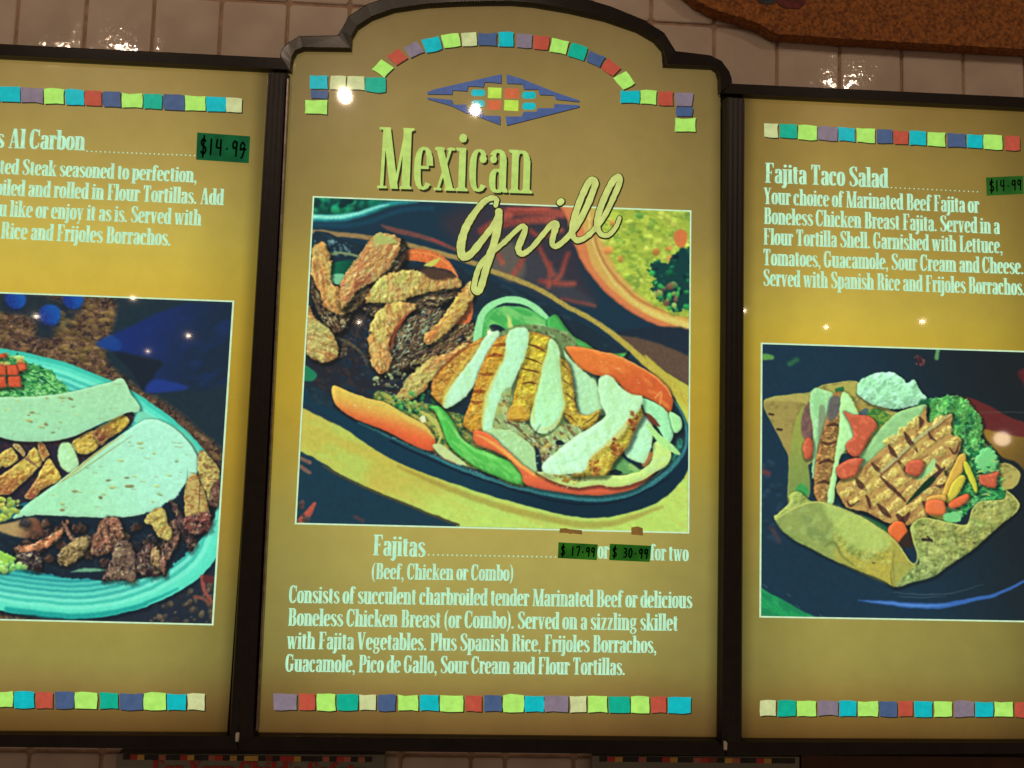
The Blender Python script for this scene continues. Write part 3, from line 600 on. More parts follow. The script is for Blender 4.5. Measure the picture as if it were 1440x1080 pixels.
    # cheese, tomato
    for p, c in (([(1092,672),(1118,640),(1140,650),(1130,720),(1080,800),(1030,890),(1005,900),(1040,800)], (214,176,76)), ([(1120,748),(1140,770),(1100,850),(1045,890),(1070,800)], (206,196,70)), ([(1128,700),(1150,690),(1200,800),(1190,835)], (202,206,64)),
                 ([(950,860),(1040,850),(1030,900),(960,900)], (214,170,80)), ([(955,945),(1060,948),(1100,970),(1010,970)], (220,206,80))):
        C.poly(p, c, soft=1, bev=(4,-1,-1,.25))
    for p, c in (([(524,422),(565,440),(650,450),(692,500),(652,560),(602,652),(552,642),(536,590),(572,552),(552,480)], (196,96,66)), ([(318,600),(345,558),(368,580),(366,645),(332,665)], (196,96,66)), ([(488,712),(550,668),(622,664),(608,700),(582,750),(510,768)], (196,96,66)),
                 ([(855,680),(926,677),(908,748),(838,735)], (196,96,66)), ([(948,880),(1030,880),(1038,948),(948,940)], (226,120,66)), ([(1058,888),(1150,842),(1158,875),(1082,918)], (220,106,60)), ([(1208,752),(1250,745),(1310,728),(1300,765),(1292,812),(1222,796)], (196,96,66))):
        C.poly(p, c, soft=1, bev=(5,-1,-1,.25), edge=(2,(160,56,40),.5), t=[(6,4,30,.55,.1,(226,124,84),.6)])
    C.stroke([(690,452),(700,500),(664,548)], 10, (60,120,60), soft=1.5, al=.7)
    C.poly([(1030,955),(1085,930),(1125,975),(1060,990)], (120,208,128), soft=1.2, rough=2)
    # front of the shell (zoom 1060,680)
    C.Z(1060, 680, 3.789)
    C.poly([(580,170),(700,225),(760,300),(640,240),(560,200)], (30,90,60), soft=2)
    C.poly([(715,245),(742,205),(790,200),(820,245),(812,290),(775,312),(730,285)], (224,112,56), soft=1, bev=(6,-1,-1,.25))
    C.poly([(775,312),(830,250),(850,330),(810,340)], (50,40,36), soft=2)
    T = [(22,14,20,.5,.22,(120,150,76),.6),(13,9,-10,.56,.14,(184,200,118),.55),(6,4,0,.63,.06,(104,118,62),.35)]
    C.poly([(108,182),(130,155),(190,100),(188,60),(240,40),(300,90),(380,100),(470,140),(600,190),(702,262),(762,312),(830,415),(790,480),(752,548),(690,512),(560,462),(400,392),(280,330),(190,280)], (166,186,92), soft=1.4,
           g=(300,150,720,480,(180,172,72)), t=T, bev=(7,-1,-1,.2), rl=.45)
    C.poly([(112,185),(230,122),(330,94),(372,106),(392,160),(432,240),(430,300),(500,420),(400,392),(280,330),(190,280)], (142,162,86), soft=3, t=[(18,12,30,.5,.2,(108,136,76),.6),(10,8,0,.58,.08,(160,186,106),.6)], al=.85)
    C.poly([(365,100),(470,135),(600,190),(705,262),(740,330),(640,360),(520,330),(440,240)], (182,208,110), soft=8, al=.7)
    C.poly([(440,330),(560,400),(740,430),(740,530),(560,462),(440,400)], (188,176,72), soft=8, al=.6)
    C.stroke([(380,330),(430,310),(470,380),(540,440)], [6,14,12,6], (96,110,56), soft=3, al=.6)
    C.poly([(835,250),(858,200),(905,180),(1000,200),(1075,215),(1140,215),(1166,140),(1212,92),(1330,84),(1345,35),(1412,110),(1372,172),(1300,232),(1172,350),(1062,422),(962,492),(852,522),(752,548),(742,440),(800,420),(868,436),(884,400)], (168,172,90), soft=1.2,
           t=T+[(7,5,20,.56,.1,(100,114,62),.5)], g=(1000,240,900,520,(150,178,104)), bev=(6,-1,-1,.15), rl=.6)
    C.scatter([(880,330),(1200,180),(1330,110),(1150,350),(950,480),(850,500),(840,440)], 110, (1.5,4), [(186,196,120),(112,120,66),(170,186,110),(90,100,56)], seed=11, al=.5, soft=1.2)
    C.poly([(742,300),(775,320),(835,412),(868,432),(820,470),(770,530),(745,545),(735,420)], (170,166,74), soft=2.5, al=.8)
    for p in (([(860,205),(840,250),(862,330),(878,395),(862,428),(832,412),(768,320),(705,262)]), ([(858,203),(905,183),(1000,200),(1075,218),(1140,218),(1166,142),(1212,94)]), ([(112,190),(230,122),(330,94),(400,112),(560,172),(702,260)]), ([(1345,40),(1412,110),(1372,172)]), ([(112,184),(190,102)])):
        C.stroke(p, [5,9,9,8,5], (204,208,106), soft=1.2, al=.85)
    C.stroke([(905,295),(950,298)], [16,12], (44,36,34), soft=1.5); C.stroke([(928,280),(955,305)], 8, (40,36,34), soft=1)
    for x, y in ((1120,350),(1180,315),(1230,122),(900,218),(640,420)): C.stroke([(x-5,y),(x+5,y)], 8, (90,80,50), soft=1)
    C.stroke([(754,545),(745,440),(752,350)], [3,8,3], (120,112,56), soft=2.5, al=.6)
    # plate rim light, napkin corner
    C.stroke([(560,618),(700,632),(850,647),(1000,648),(1150,622),(1300,588),(1460,510),(1560,440)], [3,20,26,28,22,16,12,10], (54,104,176), soft=2.2, n=.03)
    C.stroke([(600,622),(760,638),(900,650),(1050,640)], [1,8,10,2], (96,150,210), soft=2, n=.03, al=.8)
    for p in ([(745,578),(900,590),(1060,582),(1230,535)], [(780,600),(900,606),(1030,600)]): C.stroke(p, [2,5,4,1], (88,110,120), soft=1.5, al=.7)
    C.poly([(0,540),(60,568),(150,612),(230,662),(330,720),(0,720)], (22,134,82), soft=1.4, t=[(10,6,30,.5,.12,(30,164,90),.7)])
    for x, y in ((75,640),(120,635),(60,545),(235,655),(185,590),(360,702),(100,625)): C.stroke([(x-10,y-10),(x+12,y+8)], [1,6,1], (140,206,180), soft=.8, al=.8)

def paint_tacos(C):
    C.a[:] = np.array((22,46,56))/255
    C.Z(0, 0, 1)
    C.poly([(-200,380),(400,380),(400,900),(-200,900)], (84,64,50), smooth=False, n=.3, t=[(9,5,15,.5,.12,(118,94,58),.8),(7,4,-20,.56,.08,(44,36,40),.85),(2.2,1.6,0,.6,.06,(140,112,96),.6)])
    C.poly([(-200,395),(90,405),(165,420),(160,470),(150,500),(190,540),(240,570),(300,620),(345,640),(345,380),(-200,380)], (22,46,58), soft=9, al=.95)
    C.poly([(-200,400),(40,410),(110,440),(85,470),(60,475),(30,440),(-200,440)], (24,44,54), soft=8, al=.9)
    C.poly([(120,760),(330,640),(330,900),(120,900)], (24,40,56), soft=14, al=.9, smooth=False)
    C.scatter([(215,845),(320,820),(320,885),(220,885)], 120, (1.5,4), [(96,84,62),(60,52,50),(130,110,74)], seed=3, al=.6, soft=1.5)
    C.scatter([(80,435),(160,440),(150,510),(100,500)], 140, (1.2,3.5), [(120,100,56),(90,76,46),(150,126,70)], seed=4, al=.55, soft=1.2, asp=(1.2,3), ang=(-10,30))
    C.Z(0, 410, 7.2)
    for x, y, r in ((230,75,105),(790,75,105),(560,240,108)):
        C.stroke([(x-8,y+50),(x-4,y+56)], r*2, (20,36,60), soft=8, al=.7)
        C.poly([(x+r*math.cos(a/8*math.pi*2), y+r*math.sin(a/8*math.pi*2)) for a in range(8)], (20,50,124), soft=3, g=(x-r*.7,y+r*.3,x+r*.6,y-r*.3,(20,80,160)), t=[(2.5,2,0,.5,.15,(26,90,170),.4)])
    C.Z(0, 300, 3.4286)
    C.poly([(480,625),(620,555),(800,470),(960,430),(1150,470),(1150,760),(1000,850),(900,850),(710,862),(760,760),(790,720),(700,695),(560,665)], (20,46,116), soft=6, g=(600,540,1060,700,(22,42,62)), al=.85, t=[(30,14,-30,.5,.25,(20,50,112),.5)])
    C.poly([(480,625),(560,590),(600,640),(560,665)], (20,74,150), soft=5, al=.6)
    C.poly([(560,665),(700,695),(790,720),(760,760),(700,860),(640,760)], (20,36,50), soft=5)
    C.poly([(710,862),(750,800),(900,830),(880,850)], (30,60,140), soft=4, al=.8)
    # plate
    C.Z(0, 0, 1)
    pl = np.array([(0,490),(28,493),(55,499),(83,506),(111,515),(139,527),(170,540),(205,560),(242,588),(274,617),(297,645),(314,676),(322,710),(318,748),(303,786),(280,812),(248,832),(204,852),(150,865),(100,869),(44,865),(0,860),(-60,845),(-110,800),(-125,700),(-100,560),(-50,500)], float)
    ctr = np.array((85., 690.))
    C.poly(pl+np.array((0,5)), (10,28,42), soft=6)
    C.poly(pl, (60,196,172), soft=1.1, g=(150,500,200,860,(90,222,190)), n=.04)
    rg = [(.985,(20,150,140),.0),(.965,(96,226,196),1),(.93,(126,236,206),1),(.90,(54,186,166),1),(.875,(130,238,210),1),(.85,(48,170,160),1),(.825,(110,228,200),1),(.80,(36,156,152),1),(.78,(96,220,196),1),(.76,(40,160,156),1),(.74,(84,206,186),1),(.72,(30,140,144),1),(.70,(70,196,182),1),(.68,(20,122,132),1),(.66,(50,170,166),1),(.64,(16,100,118),1)]
    for k, c, a in rg:
        if a: C.poly(ctr+(pl-ctr)*k, c, soft=1.6, n=.04, al=.8)
    C.stroke([(0,856),(60,864),(120,865),(190,852),(250,826)], [7,8,7,6,2], (10,150,142), soft=3, al=.8)
    # lettuce and tomato
    C.Z(0, 410, 7.2)
    lt = [(-300,620),(0,620),(150,640),(350,720),(500,780),(600,870),(690,960),(720,1060),(400,1100),(-300,1100)]
    C.poly(lt, (60,150,76), soft=1.5, rough=2.5, t=[(5,2,40,.5,.08,(150,226,130),.9),(6,3,-20,.57,.06,(10,84,56),.9)])
    R = np.random.RandomState(5)
    for k in range(150):
        x = -40+700*R.rand(); y = 700+(x/700)*200+R.rand()*(330-x*.25); a = .9*R.rand()+.1; L = 30+50*R.rand()
        C.stroke([(x,y),(x+L*.5,y+L*a*.6),(x+L,y+L*a)], [4,11,4], [(160,236,140),(120,210,110),(60,170,84),(14,96,60),(186,240,170)][R.randint(5)], soft=.7, al=.85)
    C.scatter([(0,620),(250,640),(260,740),(0,760)], 40, (1.5,4), [(186,120,66),(170,214,120),(30,110,70),(200,190,100)], seed=8)
    for p in ([(-30,750),(50,742),(105,770),(100,848),(-30,850)], [(112,745),(230,742),(245,800),(220,852),(110,848)], [(-30,862),(90,860),(98,975),(-30,985)], [(112,862),(245,858),(252,965),(120,975)], [(215,735),(300,725),(312,790),(240,815)], [(20,640),(90,632),(110,670),(40,680)]):
        C.poly(p, (206,84,52), soft=1, bev=(4,-1,-1,.2), t=[(4,3,0,.5,.15,(226,110,70),.6)], edge=(1.6,(150,50,40),.7), smooth=False)
    # filling between the tortillas
    C.Z(0, 560, 7.2)
    C.poly([(-300,380),(400,420),(1000,290),(1320,130),(1340,260),(1000,520),(640,830),(330,1040),(-300,1040)], (38,38,54), soft=1.5, t=[(10,6,20,.55,.1,(70,46,50),.8)])
    for p, c, g in (([(-40,600),(110,500),(150,545),(182,625),(60,702),(20,690),(-40,730)], (196,182,88), None), ([(140,465),(200,462),(255,560),(230,590),(180,540)], (170,160,110), None),
                    ([(-60,830),(120,700),(270,580),(362,498),(425,650),(330,760),(230,850),(80,972),(-60,960)], (206,188,84), (200,650,20,940,(160,88,56))), ([(385,470),(440,450),(500,560),(470,600),(425,640)], (170,112,66), None),
                    ([(240,1000),(330,860),(410,740),(490,608),(560,700),(612,822),(500,880),(400,935),(320,1022)], (204,180,78), (480,720,330,1000,(136,74,56))),
                    ([(752,425),(940,328),(985,380),(1008,450),(985,510),(900,562),(800,560),(750,500)], (196,172,74), None), ([(958,335),(1100,240),(1235,158),(1318,235),(1240,322),(1110,400),(1025,480)], (206,180,66), (1220,200,1020,440,(110,60,50)))):
        C.poly(p, c, g=g, soft=1, t=[(4,2.4,-40,.5,.1,(220,204,110),.6),(5,3,-30,.58,.07,(146,92,48),.7)], edge=(2.2,(230,214,140),.5), bev=(4,-1,-1,.25), rough=.8, rl=.7)
    C.stroke([(240,600),(300,640),(380,700)], [8,26,10], (110,80,80), soft=1.5, al=.8)
    C.stroke([(-10,770),(160,650),(250,590)], 10, (24,24,40), soft=1.2)
    white_side(C, [(590,560),(610,480),(650,440),(725,460),(770,560),(792,650),(760,722),(685,748),(610,680)], (178,228,172))
    # tortillas
    C.Z(0, 410, 7.2)
    MT = (166,222,172)
    C.poly([(-300,1100),(380,1065),(700,1022),(1000,950),(1150,912),(1205,878),(1262,888),(1300,950),(1340,1040),(1420,1160),(1400,1220),(1300,1222),(1200,1270),(1000,1350),(760,1462),(600,1502),(350,1520),(150,1510),(0,1475),(-300,1400)], MT, soft=1, n=.045,
           edge=(3,(190,230,186),.6), g=(500,1050,500,1500,(160,220,176)), bev=(6,0,-1,.06))
    def flecks(pts, n, seed):
        C.scatter(pts, n, (.8,2.4), [(170,150,80),(150,170,110),(186,190,110),(120,90,50)], asp=(1.3,3), ang=(-15,20), seed=seed, al=.75, soft=1)
    flecks([(-100,1130),(900,1000),(1300,1050),(1200,1230),(700,1420),(-100,1420)], 34, 3)
    for x, y, l in ((1200,935,40),(905,1028,16),(600,1210,26),(1130,1180,20),(1185,1180,20),(1020,1285,50),(390,1236,40),(838,1420,22),(165,1440,20)):
        C.stroke([(x-l,y),(x+l,y+4)], [2,l*.7+6,2], (150,110,50), soft=1, al=.75)
    C.Z(0, 600, 3.4286)
    C.poly([(660,-60),(760,-40),(880,20),(950,100),(1000,180),(960,260),(700,200)], (120,214,180), soft=2)
    t2 = [(50,442),(110,385),(190,325),(280,265),(380,185),(470,120),(560,55),(650,-5),(720,-38),(800,-20),(880,40),(930,100),(958,160),(952,225),(905,305),(800,378),(700,414),(560,438),(350,432),(160,426)]
    C.poly([(x+6,y+14) for x, y in t2], (20,34,44), soft=5, al=.8)
    C.poly(t2, (168,230,184), soft=1, n=.04, g=(300,300,760,120,(176,236,206)), bev=(6,-.6,-1,.08), edge=(2.5,(196,236,200),.6))
    C.stroke([(300,262),(400,180),(500,105),(600,38)], [5,9,8,4], (186,170,90), soft=1.2, al=.9)
    C.stroke([(280,275),(420,190),(540,110),(640,40)], [3,5,5,3], (150,140,80), soft=1, al=.7)
    flecks([(200,380),(420,200),(650,40),(850,60),(930,180),(800,340),(500,420)], 44, 6)
    for x, y, l in ((710,148,14),(855,75,26),(865,95,20),(690,262,12),(755,240,8),(380,315,12),(465,383,12),(645,298,10),(490,190,10),(460,220,8),(310,388,8),(870,218,5),(920,218,6),(560,288,5),(640,90,12)):
        C.stroke([(x-l,y),(x+l,y+3)], [2,l*.7+4,2], (160,112,52), soft=1, al=.8)
    # steak under the front tortilla (zoom 0,700)
    C.Z(0, 700, 4.364)
    C.poly([(40,130),(200,112),(560,122),(720,120),(880,95),(1000,40),(1080,-10),(1180,-120),(1260,-60),(1340,30),(1280,200),(1180,300),(1030,440),(930,478),(720,505),(400,492),(200,445),(60,400),(-100,300),(-60,180)], (18,38,52), soft=1.6,
           t=[(12,8,20,.58,.08,(34,52,62),.7)], rough=2)
    C.poly([(-60,170),(60,150),(200,120),(262,225),(150,248),(60,235),(-60,190)], (176,150,98), soft=3, g=(60,180,220,220,(110,70,56)))
    C.stroke([(420,452),(520,440),(640,440)], [4,22,10], (110,170,130), soft=2)
    RB_ = np.random.RandomState(12)
    def chunk(p, c, a=0):
        f_ = np.array(p, float); c_ = f_.mean(0); p = [tuple(q) for q in c_+(f_-c_)*1.2]
        C.poly(p, tuple(int(v*1.08) for v in c), soft=1.2, rough=2.0, n=.08, t=[(8,4,a,.48,.16,tuple(int(v*1.4) for v in c),.8),(7,4,a+40,.55,.1,(36,32,38),.85),(4,2.2,a,.6,.07,(190,180,130),.6)], edge=(2.4,(30,28,36),.6), bev=(6,-1,-1,.35), rl=1.2)
    for k in range(46):
        x = 140+RB_.rand()*920; y = 150+RB_.rand()*300
        if y > 470-(x-500)**2*.0004 or x > 1000 and y > 330: continue
        q = [(x+(26+14*RB_.rand())*math.cos(a), y+(22+12*RB_.rand())*math.sin(a)) for a in [j/7*2*math.pi for j in range(7)]]
        C.poly(q, [(70,50,46),(52,44,48),(88,64,52),(40,44,54)][RB_.randint(4)], soft=1.5, rough=2, bev=(6,-1,-1,.35), rl=1.2, al=.8, t=[(6,3,k*30,.55,.1,(128,96,68),.6)])
    chunk([(90,300),(140,280),(200,272),(330,200),(375,150),(372,200),(300,275),(200,330),(120,335)], (158,102,70), -30)
    chunk([(375,150),(400,180),(440,240),(420,255),(380,200)], (112,80,66), 60)
    chunk([(350,345),(420,275),(520,245),(515,310),(440,380),(370,402)], (128,110,70), -30)
    chunk([(555,320),(580,230),(620,150),(700,138),(742,230),(715,285),(620,335)], (112,76,60), 40)
    chunk([(630,485),(680,380),(715,285),(800,315),(808,490),(720,485)], (104,84,70), 50)
    chunk([(850,440),(860,330),(940,300),(1000,420),(940,470)], (70,52,50), 50)
    chunk([(920,380),(960,300),(1000,440),(960,420)], (150,124,80), 60)
    chunk([(1000,250),(1060,150),(1098,190),(1090,270),(1030,370),(1025,450),(990,400)], (110,80,66), 70)
    C.poly([(888,120),(960,58),(1015,75),(1030,150),(1055,190),(1040,255),(970,235),(930,170),(890,150)], (182,172,92), soft=1.2, rough=1, t=[(5,3,30,.5,.1,(206,190,110),.7),(5,3,0,.58,.07,(150,108,60),.7)], bev=(4,-1,-1,.3), rl=.8)
    chunk([(1055,40),(1100,75),(1140,150),(1190,235),(1165,300),(1120,220),(1090,140)], (70,52,50), 60)
    C.poly([(1135,-60),(1180,-150),(1240,-100),(1285,60),(1275,100),(1200,150),(1140,130)], (188,166,96), soft=1.2, rough=1, t=[(6,3,30,.5,.1,(206,190,110),.7),(5,3,0,.58,.07,(150,96,56),.7)], bev=(4,-1,-1,.25))
    chunk([(1140,130),(1275,90),(1282,180),(1200,215),(1145,180)], (96,58,52), 70)
    C.poly([(1230,-300),(1340,-190),(1345,-90),(1330,0),(1290,40),(1260,-60),(1220,-150)], (186,172,94), soft=1.2, rough=1, t=[(6,3,60,.5,.1,(206,190,110),.7),(5,3,0,.58,.07,(120,84,56),.8)], bev=(4,-1,-1,.25), rl=.8)
    chunk([(1290,0),(1345,-110),(1350,20),(1310,45)], (90,64,54), 70)
    chunk([(90,350),(200,340),(225,400),(190,440),(120,420)], (56,50,54), 20)
    # rice, lime bits on the left
    C.scatter([(-100,10),(90,10),(110,60),(60,120),(-100,130)], 130, (1.5,4), [(190,206,84),(206,196,90),(160,190,90),(120,150,70)], seed=9)
    C.poly([(85,50),(130,48),(120,68),(95,66)], (24,36,40), soft=1)
    C.poly([(-60,320),(40,350),(72,385),(30,400),(20,440),(-60,450)], (150,206,84), soft=1.5, rough=2, bev=(5,-1,-1,.3))
    C.scatter([(-60,400),(80,400),(120,435),(-60,450)], 30, (2,4), [(170,214,120),(120,190,100)], seed=10)
    C.stroke([(1245,480),(1260,560),(1310,630)], [26,22,14], (150,76,66), soft=1.8); C.stroke([(1270,490),(1330,500)], 46, (88,44,48), soft=2.5); C.stroke([(1200,600),(1250,610),(1290,640)], 22, (120,74,62), soft=2)
# ------------------------------------------------------------------ condensed serif lettering, drawn glyph by glyph (cap height 100)
S_, H_, X_ = 15.4, 6.0, 71.0
def glyphs(S_, H_):
    def V(x, y0, y1, w_=S_): return [(x-w_/2,y0),(x+w_/2,y0),(x+w_/2,y1),(x-w_/2,y1)]
    def Ln(x0, y0, x1, y1, w_):
        """diagonal with horizontal cuts when steep, else square ends"""
        if abs(y1-y0) > abs(x1-x0)*.8: return [(x0-w_/2,y0),(x0+w_/2,y0),(x1+w_/2,y1),(x1-w_/2,y1)]
        return [(x0,y0-w_/2),(x1,y1-w_/2),(x1,y1+w_/2),(x0,y0+w_/2)]
    def sf(x, y, a=5, b=5, up=True):
        """bracketed foot or head serif of a stem at x"""
        h = S_/2; t = 4 if up else -4
        return [(x-h-a,y),(x+h+b,y),(x+h+b,y+t*.7),(x+h,y+t*1.7),(x-h,y+t*1.7),(x-h-a,y+t*.7)]
    def arc(cx, cy, rx, ry, a0, a1, wv=S_, wh=H_, n=None):
        n = n or max(5, int(abs(a1-a0)/22)); L = []; R = []
        for i in range(n+1):
            a = math.radians(a0+(a1-a0)*i/n); c, s = math.cos(a), math.sin(a); e = 2/2.5
            x = cx+rx*math.copysign(abs(c)**e, c); y = cy+ry*math.copysign(abs(s)**e, s)
            w_ = wh+(wv-wh)*abs(c)**1.1; nx, ny = c*ry, s*rx; m = math.hypot(nx, ny); nx /= m; ny /= m
            L.append((x+nx*w_/2, y+ny*w_/2)); R.append((x-nx*w_/2, y-ny*w_/2))
        return [('strip', L, R)]
    def br(pts, n=3):
        q = crom(pts, n, False); L = []; R = []
        for i in range(len(q)):
            a = q[max(i-1,0)]; b = q[min(i+1,len(q)-1)]; dx, dy = b[0]-a[0], b[1]-a[1]; m = math.hypot(dx, dy)+1e-6
            nx, ny = -dy/m, dx/m; w_ = q[i][2]/2
            L.append((q[i][0]+nx*w_, q[i][1]+ny*w_)); R.append((q[i][0]-nx*w_, q[i][1]-ny*w_))
        return [('strip', L, R)]
    def ball(x, y, r): return [(x+r*math.cos(a*math.pi/4), y+r*math.sin(a*math.pi/4)) for a in range(8)]
    SPN = [(27,56,9),(24,66,5),(17,68.5,5),(8,61,11),(10,47,14),(18,36,15),(27,23,14),(26,9,11),(17,1.5,5),(9,4,5),(6,15,9)]
    def big(sp, sx, sy): return [(x*sx, y*sy, w_*1.08) for x, y, w_ in sp]
    G = {
     'o': (37, arc(18.5,35,11.5,33,0,360)), 'i': (22, [V(11,0,X_), sf(11,0), sf(11,X_,6,0,False), ball(11,87,7.5)]),
     'l': (22, [V(11,0,100), sf(11,0), sf(11,100,6,0,False)]),
     'n': (44, [V(11,0,X_), sf(11,0), sf(11,X_,6,0,False), V(33,0,54), sf(33,0)]+arc(22,48,11,20,165,0)),
     'h': (44, [V(11,0,100), sf(11,0), sf(11,100,6,0,False), V(33,0,54), sf(33,0)]+arc(22,48,11,20,165,0)),
     'm': (66, [V(11,0,X_), sf(11,0), sf(11,X_,6,0,False), V(33,0,54), sf(33,0), V(55,0,54), sf(55,0)]+arc(22,48,11,20,165,0)+arc(44,48,11,20,165,0)),
     'u': (44, [V(11,14,X_), sf(11,X_,6,0,False), V(33,0,X_), sf(33,X_,6,0,False), sf(33,0,0,6)]+arc(22,20,11,18,180,345)),
     'r': (31, [V(11,0,X_), sf(11,0), sf(11,X_,6,0,False), ball(27,58,6.5)]+arc(20,54,8,14,170,50)),
     'e': (36, [[(9,34),(28,34),(28,39),(9,39)]]+arc(18.5,35,11.5,33,5,318)), 'c': (35, [ball(26,54,7)]+arc(18.5,35,11.5,33,42,318)),
     'a': (37, [V(27,8,54), [(20.5,8),(33.5,8),(37,3),(36,0),(28,0)], ball(9,54,6.5)]+arc(17,50,10.5,18,150,0)+arc(17,19,9.5,17.5,0,360,12)),
     's': (33, br(SPN)), 'd': (40, [V(30,0,100), sf(30,100,6,0,False), sf(30,0,0,5)]+arc(18.5,35,11.5,33,20,340)),
     'b': (39, [V(10,2,100), sf(10,100,6,0,False)]+arc(21,35,11,33,-165,165)),
     'p': (40, [V(10,-24,X_), sf(10,-24), sf(10,X_,6,0,False)]+arc(21,35,11.5,33,-160,160)),
     'q': (40, [V(30,-24,X_), sf(30,-24)]+arc(18.5,35,11.5,33,20,340)),
     'g': (40, [Ln(28,62,38,68,7)]+arc(18,47,10,21,0,360,12)+br([(10,27,5),(8,18,8),(16,12,10),(28,9,11),(33,-4,9),(25,-17,6),(14,-19,5),(6,-9,8),(12,6,5)])),
     't': (27, [V(12,12,84), [(3,64),(25,64),(25,69),(3,69)], [(5.2,80),(5.2,69),(1,69)]]+br([(12,16,13.5),(13,5,11),(19,2,5),(25,7,4)])),
     'f': (28, [V(12,0,84), sf(12,0), [(3,64),(27,64),(27,69),(3,69)], ball(27,90,6.5)]+br([(12,80,13.5),(13,93,10),(20,98,5),(27,94,5)])),
     'j': (22, [V(11,-10,X_), sf(11,X_,6,0,False), ball(11,87,7.5), ball(2,-17,6)]+br([(11,-6,13.5),(10,-18,9),(3,-23,4)])),
     'k': (43, [V(11,0,100), sf(11,0), sf(11,100,6,0,False), Ln(16,30,33,66,5), [(26,66),(41,66),(41,70),(26,70)], Ln(35,2,22,44,13), [(24,0),(45,0),(45,4),(24,4)]]),
     'v': (39, [Ln(19,0,9.5,X_,13), Ln(20,0,31,X_,5), [(0,66),(20,66),(20,70),(0,70)], [(24,66),(38,66),(38,70),(24,70)]]),
     'w': (57, [Ln(18,0,9.5,X_,12.5), Ln(19,0,29,X_,5), Ln(38,0,28,X_,12.5), Ln(39,0,49,X_,5), [(0,66),(20,66),(20,70),(0,70)], [(42,66),(56,66),(56,70),(42,70)]]),
     'x': (40, [Ln(31,0,9.5,X_,13.5), Ln(8,0,31,X_,5), [(1,66),(19,66),(19,70),(1,70)], [(24,66),(38,66),(38,70),(24,70)], [(1,0),(15,0),(15,4),(1,4)], [(21,0),(40,0),(40,4),(21,4)]]),
     'y': (39, [Ln(20,2,9.5,X_,13), Ln(12,-24,31,X_,5), [(0,66),(20,66),(20,70),(0,70)], [(24,66),(38,66),(38,70),(24,70)], ball(9,-19,6)]),
     'z': (34, [[(4,65),(31,65),(31,70),(4,70)], [(4,0),(31,0),(31,5),(4,5)], Ln(9,3,25,67,13.5), [(4,65),(4,52),(7,65)], [(31,5),(31,18),(28,5)]]),
     '.': (17, [ball(8,6.5,7)]), ',': (17, [ball(8,6.5,7)]+br([(12,5,6),(11,-8,5),(5,-16,3)])), "'": (14, [[(4,100),(11,100),(9,74),(6,74)]]),
     '(': (24, br([(21,103,3),(11,80,8),(8,42,11),(11,4,8),(21,-18,3)])), ')': (24, br([(3,103,3),(13,80,8),(16,42,11),(13,4,8),(3,-18,3)])),
     'A': (50, [Ln(9,0,23,100,5.5), Ln(39,0,26,100,14), [(13,30),(34,30),(34,35),(13,35)], [(1,0),(18,0),(18,4),(1,4)], [(27,0),(50,0),(50,4),(27,4)]]),
     'B': (47, [V(14,0,100,15), [(3,0),(26,0),(26,4.5),(3,4.5)], [(3,95.5),(26,95.5),(26,100),(3,100)], [(20,50),(28,50),(28,54.5),(20,54.5)]]+arc(26,75,9,22.5,-90,90,14)+arc(26,27,11.5,25,-90,90,15)),
     'C': (45, [[(37,66),(41,66),(41,100),(38,100),(34,88)], [(37,30),(41,32),(41,14),(35,10)]]+arc(22,50,14,48.5,48,318,15)),
     'F': (43, [V(14,0,100,15), sf(14,0,5,6), [(3,95),(40,95),(40,100),(3,100)], [(40,100),(40,76),(37,76),(33,95)], [(20,49),(31,49),(31,54),(20,54)], [(28,54),(31,64),(31,39),(28,49)]]),
     'G': (48, [V(36,8,42,14), [(26,41),(47,41),(47,45),(26,45)], [(37,66),(41,66),(41,100),(38,100),(34,88)]]+arc(22,50,14,48.5,48,325,15)),
     'L': (42, [V(14,0,100,15), sf(14,100,5,5,False), [(3,0),(38,0),(38,5),(3,5)], [(38,0),(40,30),(37,30),(31,5)]]),
     'M': (66, [Ln(10,0,12,100,6), Ln(33,0,15,100,14.5), Ln(34,0,52,100,5), V(54,0,100,15), sf(54,0,5,5), sf(54,100,2,6,False), [(2,0),(19,0),(19,4),(2,4)], [(2,100),(16,100),(16,96),(2,96)]]),
     'P': (44, [V(14,0,100,15), sf(14,0,5,6), [(3,95.5),(26,95.5),(26,100),(3,100)], [(20,44),(26,44),(26,48.5),(20,48.5)]]+arc(26,72,10.5,26,-90,90,15)),
     'R': (49, [V(14,0,100,15), sf(14,0,5,4), [(3,95.5),(26,95.5),(26,100),(3,100)], [(20,49),(26,49),(26,53.5),(20,53.5)]]+arc(26,75,10,23.5,-90,90,14.5)+br([(27,50,6),(34,42,12),(36,22,14),(38,6,12),(45,1,5)])),
     'S': (42, br(big(SPN,1.28,1.43))+[[(34,72),(37.5,72),(37.5,99),(35,99),(32,90)], [(5,28),(8.5,26),(8,8),(5,1)]]),
     'T': (46, [V(23,0,100,15), sf(23,0,6,6), [(3,95),(43,95),(43,100),(3,100)], [(3,100),(3,74),(6,74),(12,95)], [(43,100),(43,74),(40,74),(34,95)]]),
     'V': (47, [Ln(23,0,10,100,15), Ln(24,0,38,100,5.5), [(0,96),(21,96),(21,100),(0,100)], [(30,96),(46,96),(46,100),(30,100)]]),
     'W': (66, [Ln(20,0,10,100,14), Ln(21,0,33,100,5), Ln(43,0,32,100,14), Ln(44,0,56,100,5), [(0,96),(21,96),(21,100),(0,100)], [(48,96),(64,96),(64,100),(48,100)]]),
     'Y': (46, [V(23,0,48,15), sf(23,0,6,6), Ln(23,42,10,100,14), Ln(24,46,37,100,5.5), [(0,96),(20,96),(20,100),(0,100)], [(29,96),(45,96),(45,100),(29,100)]]),
     ' ': (16, [])}
    return G
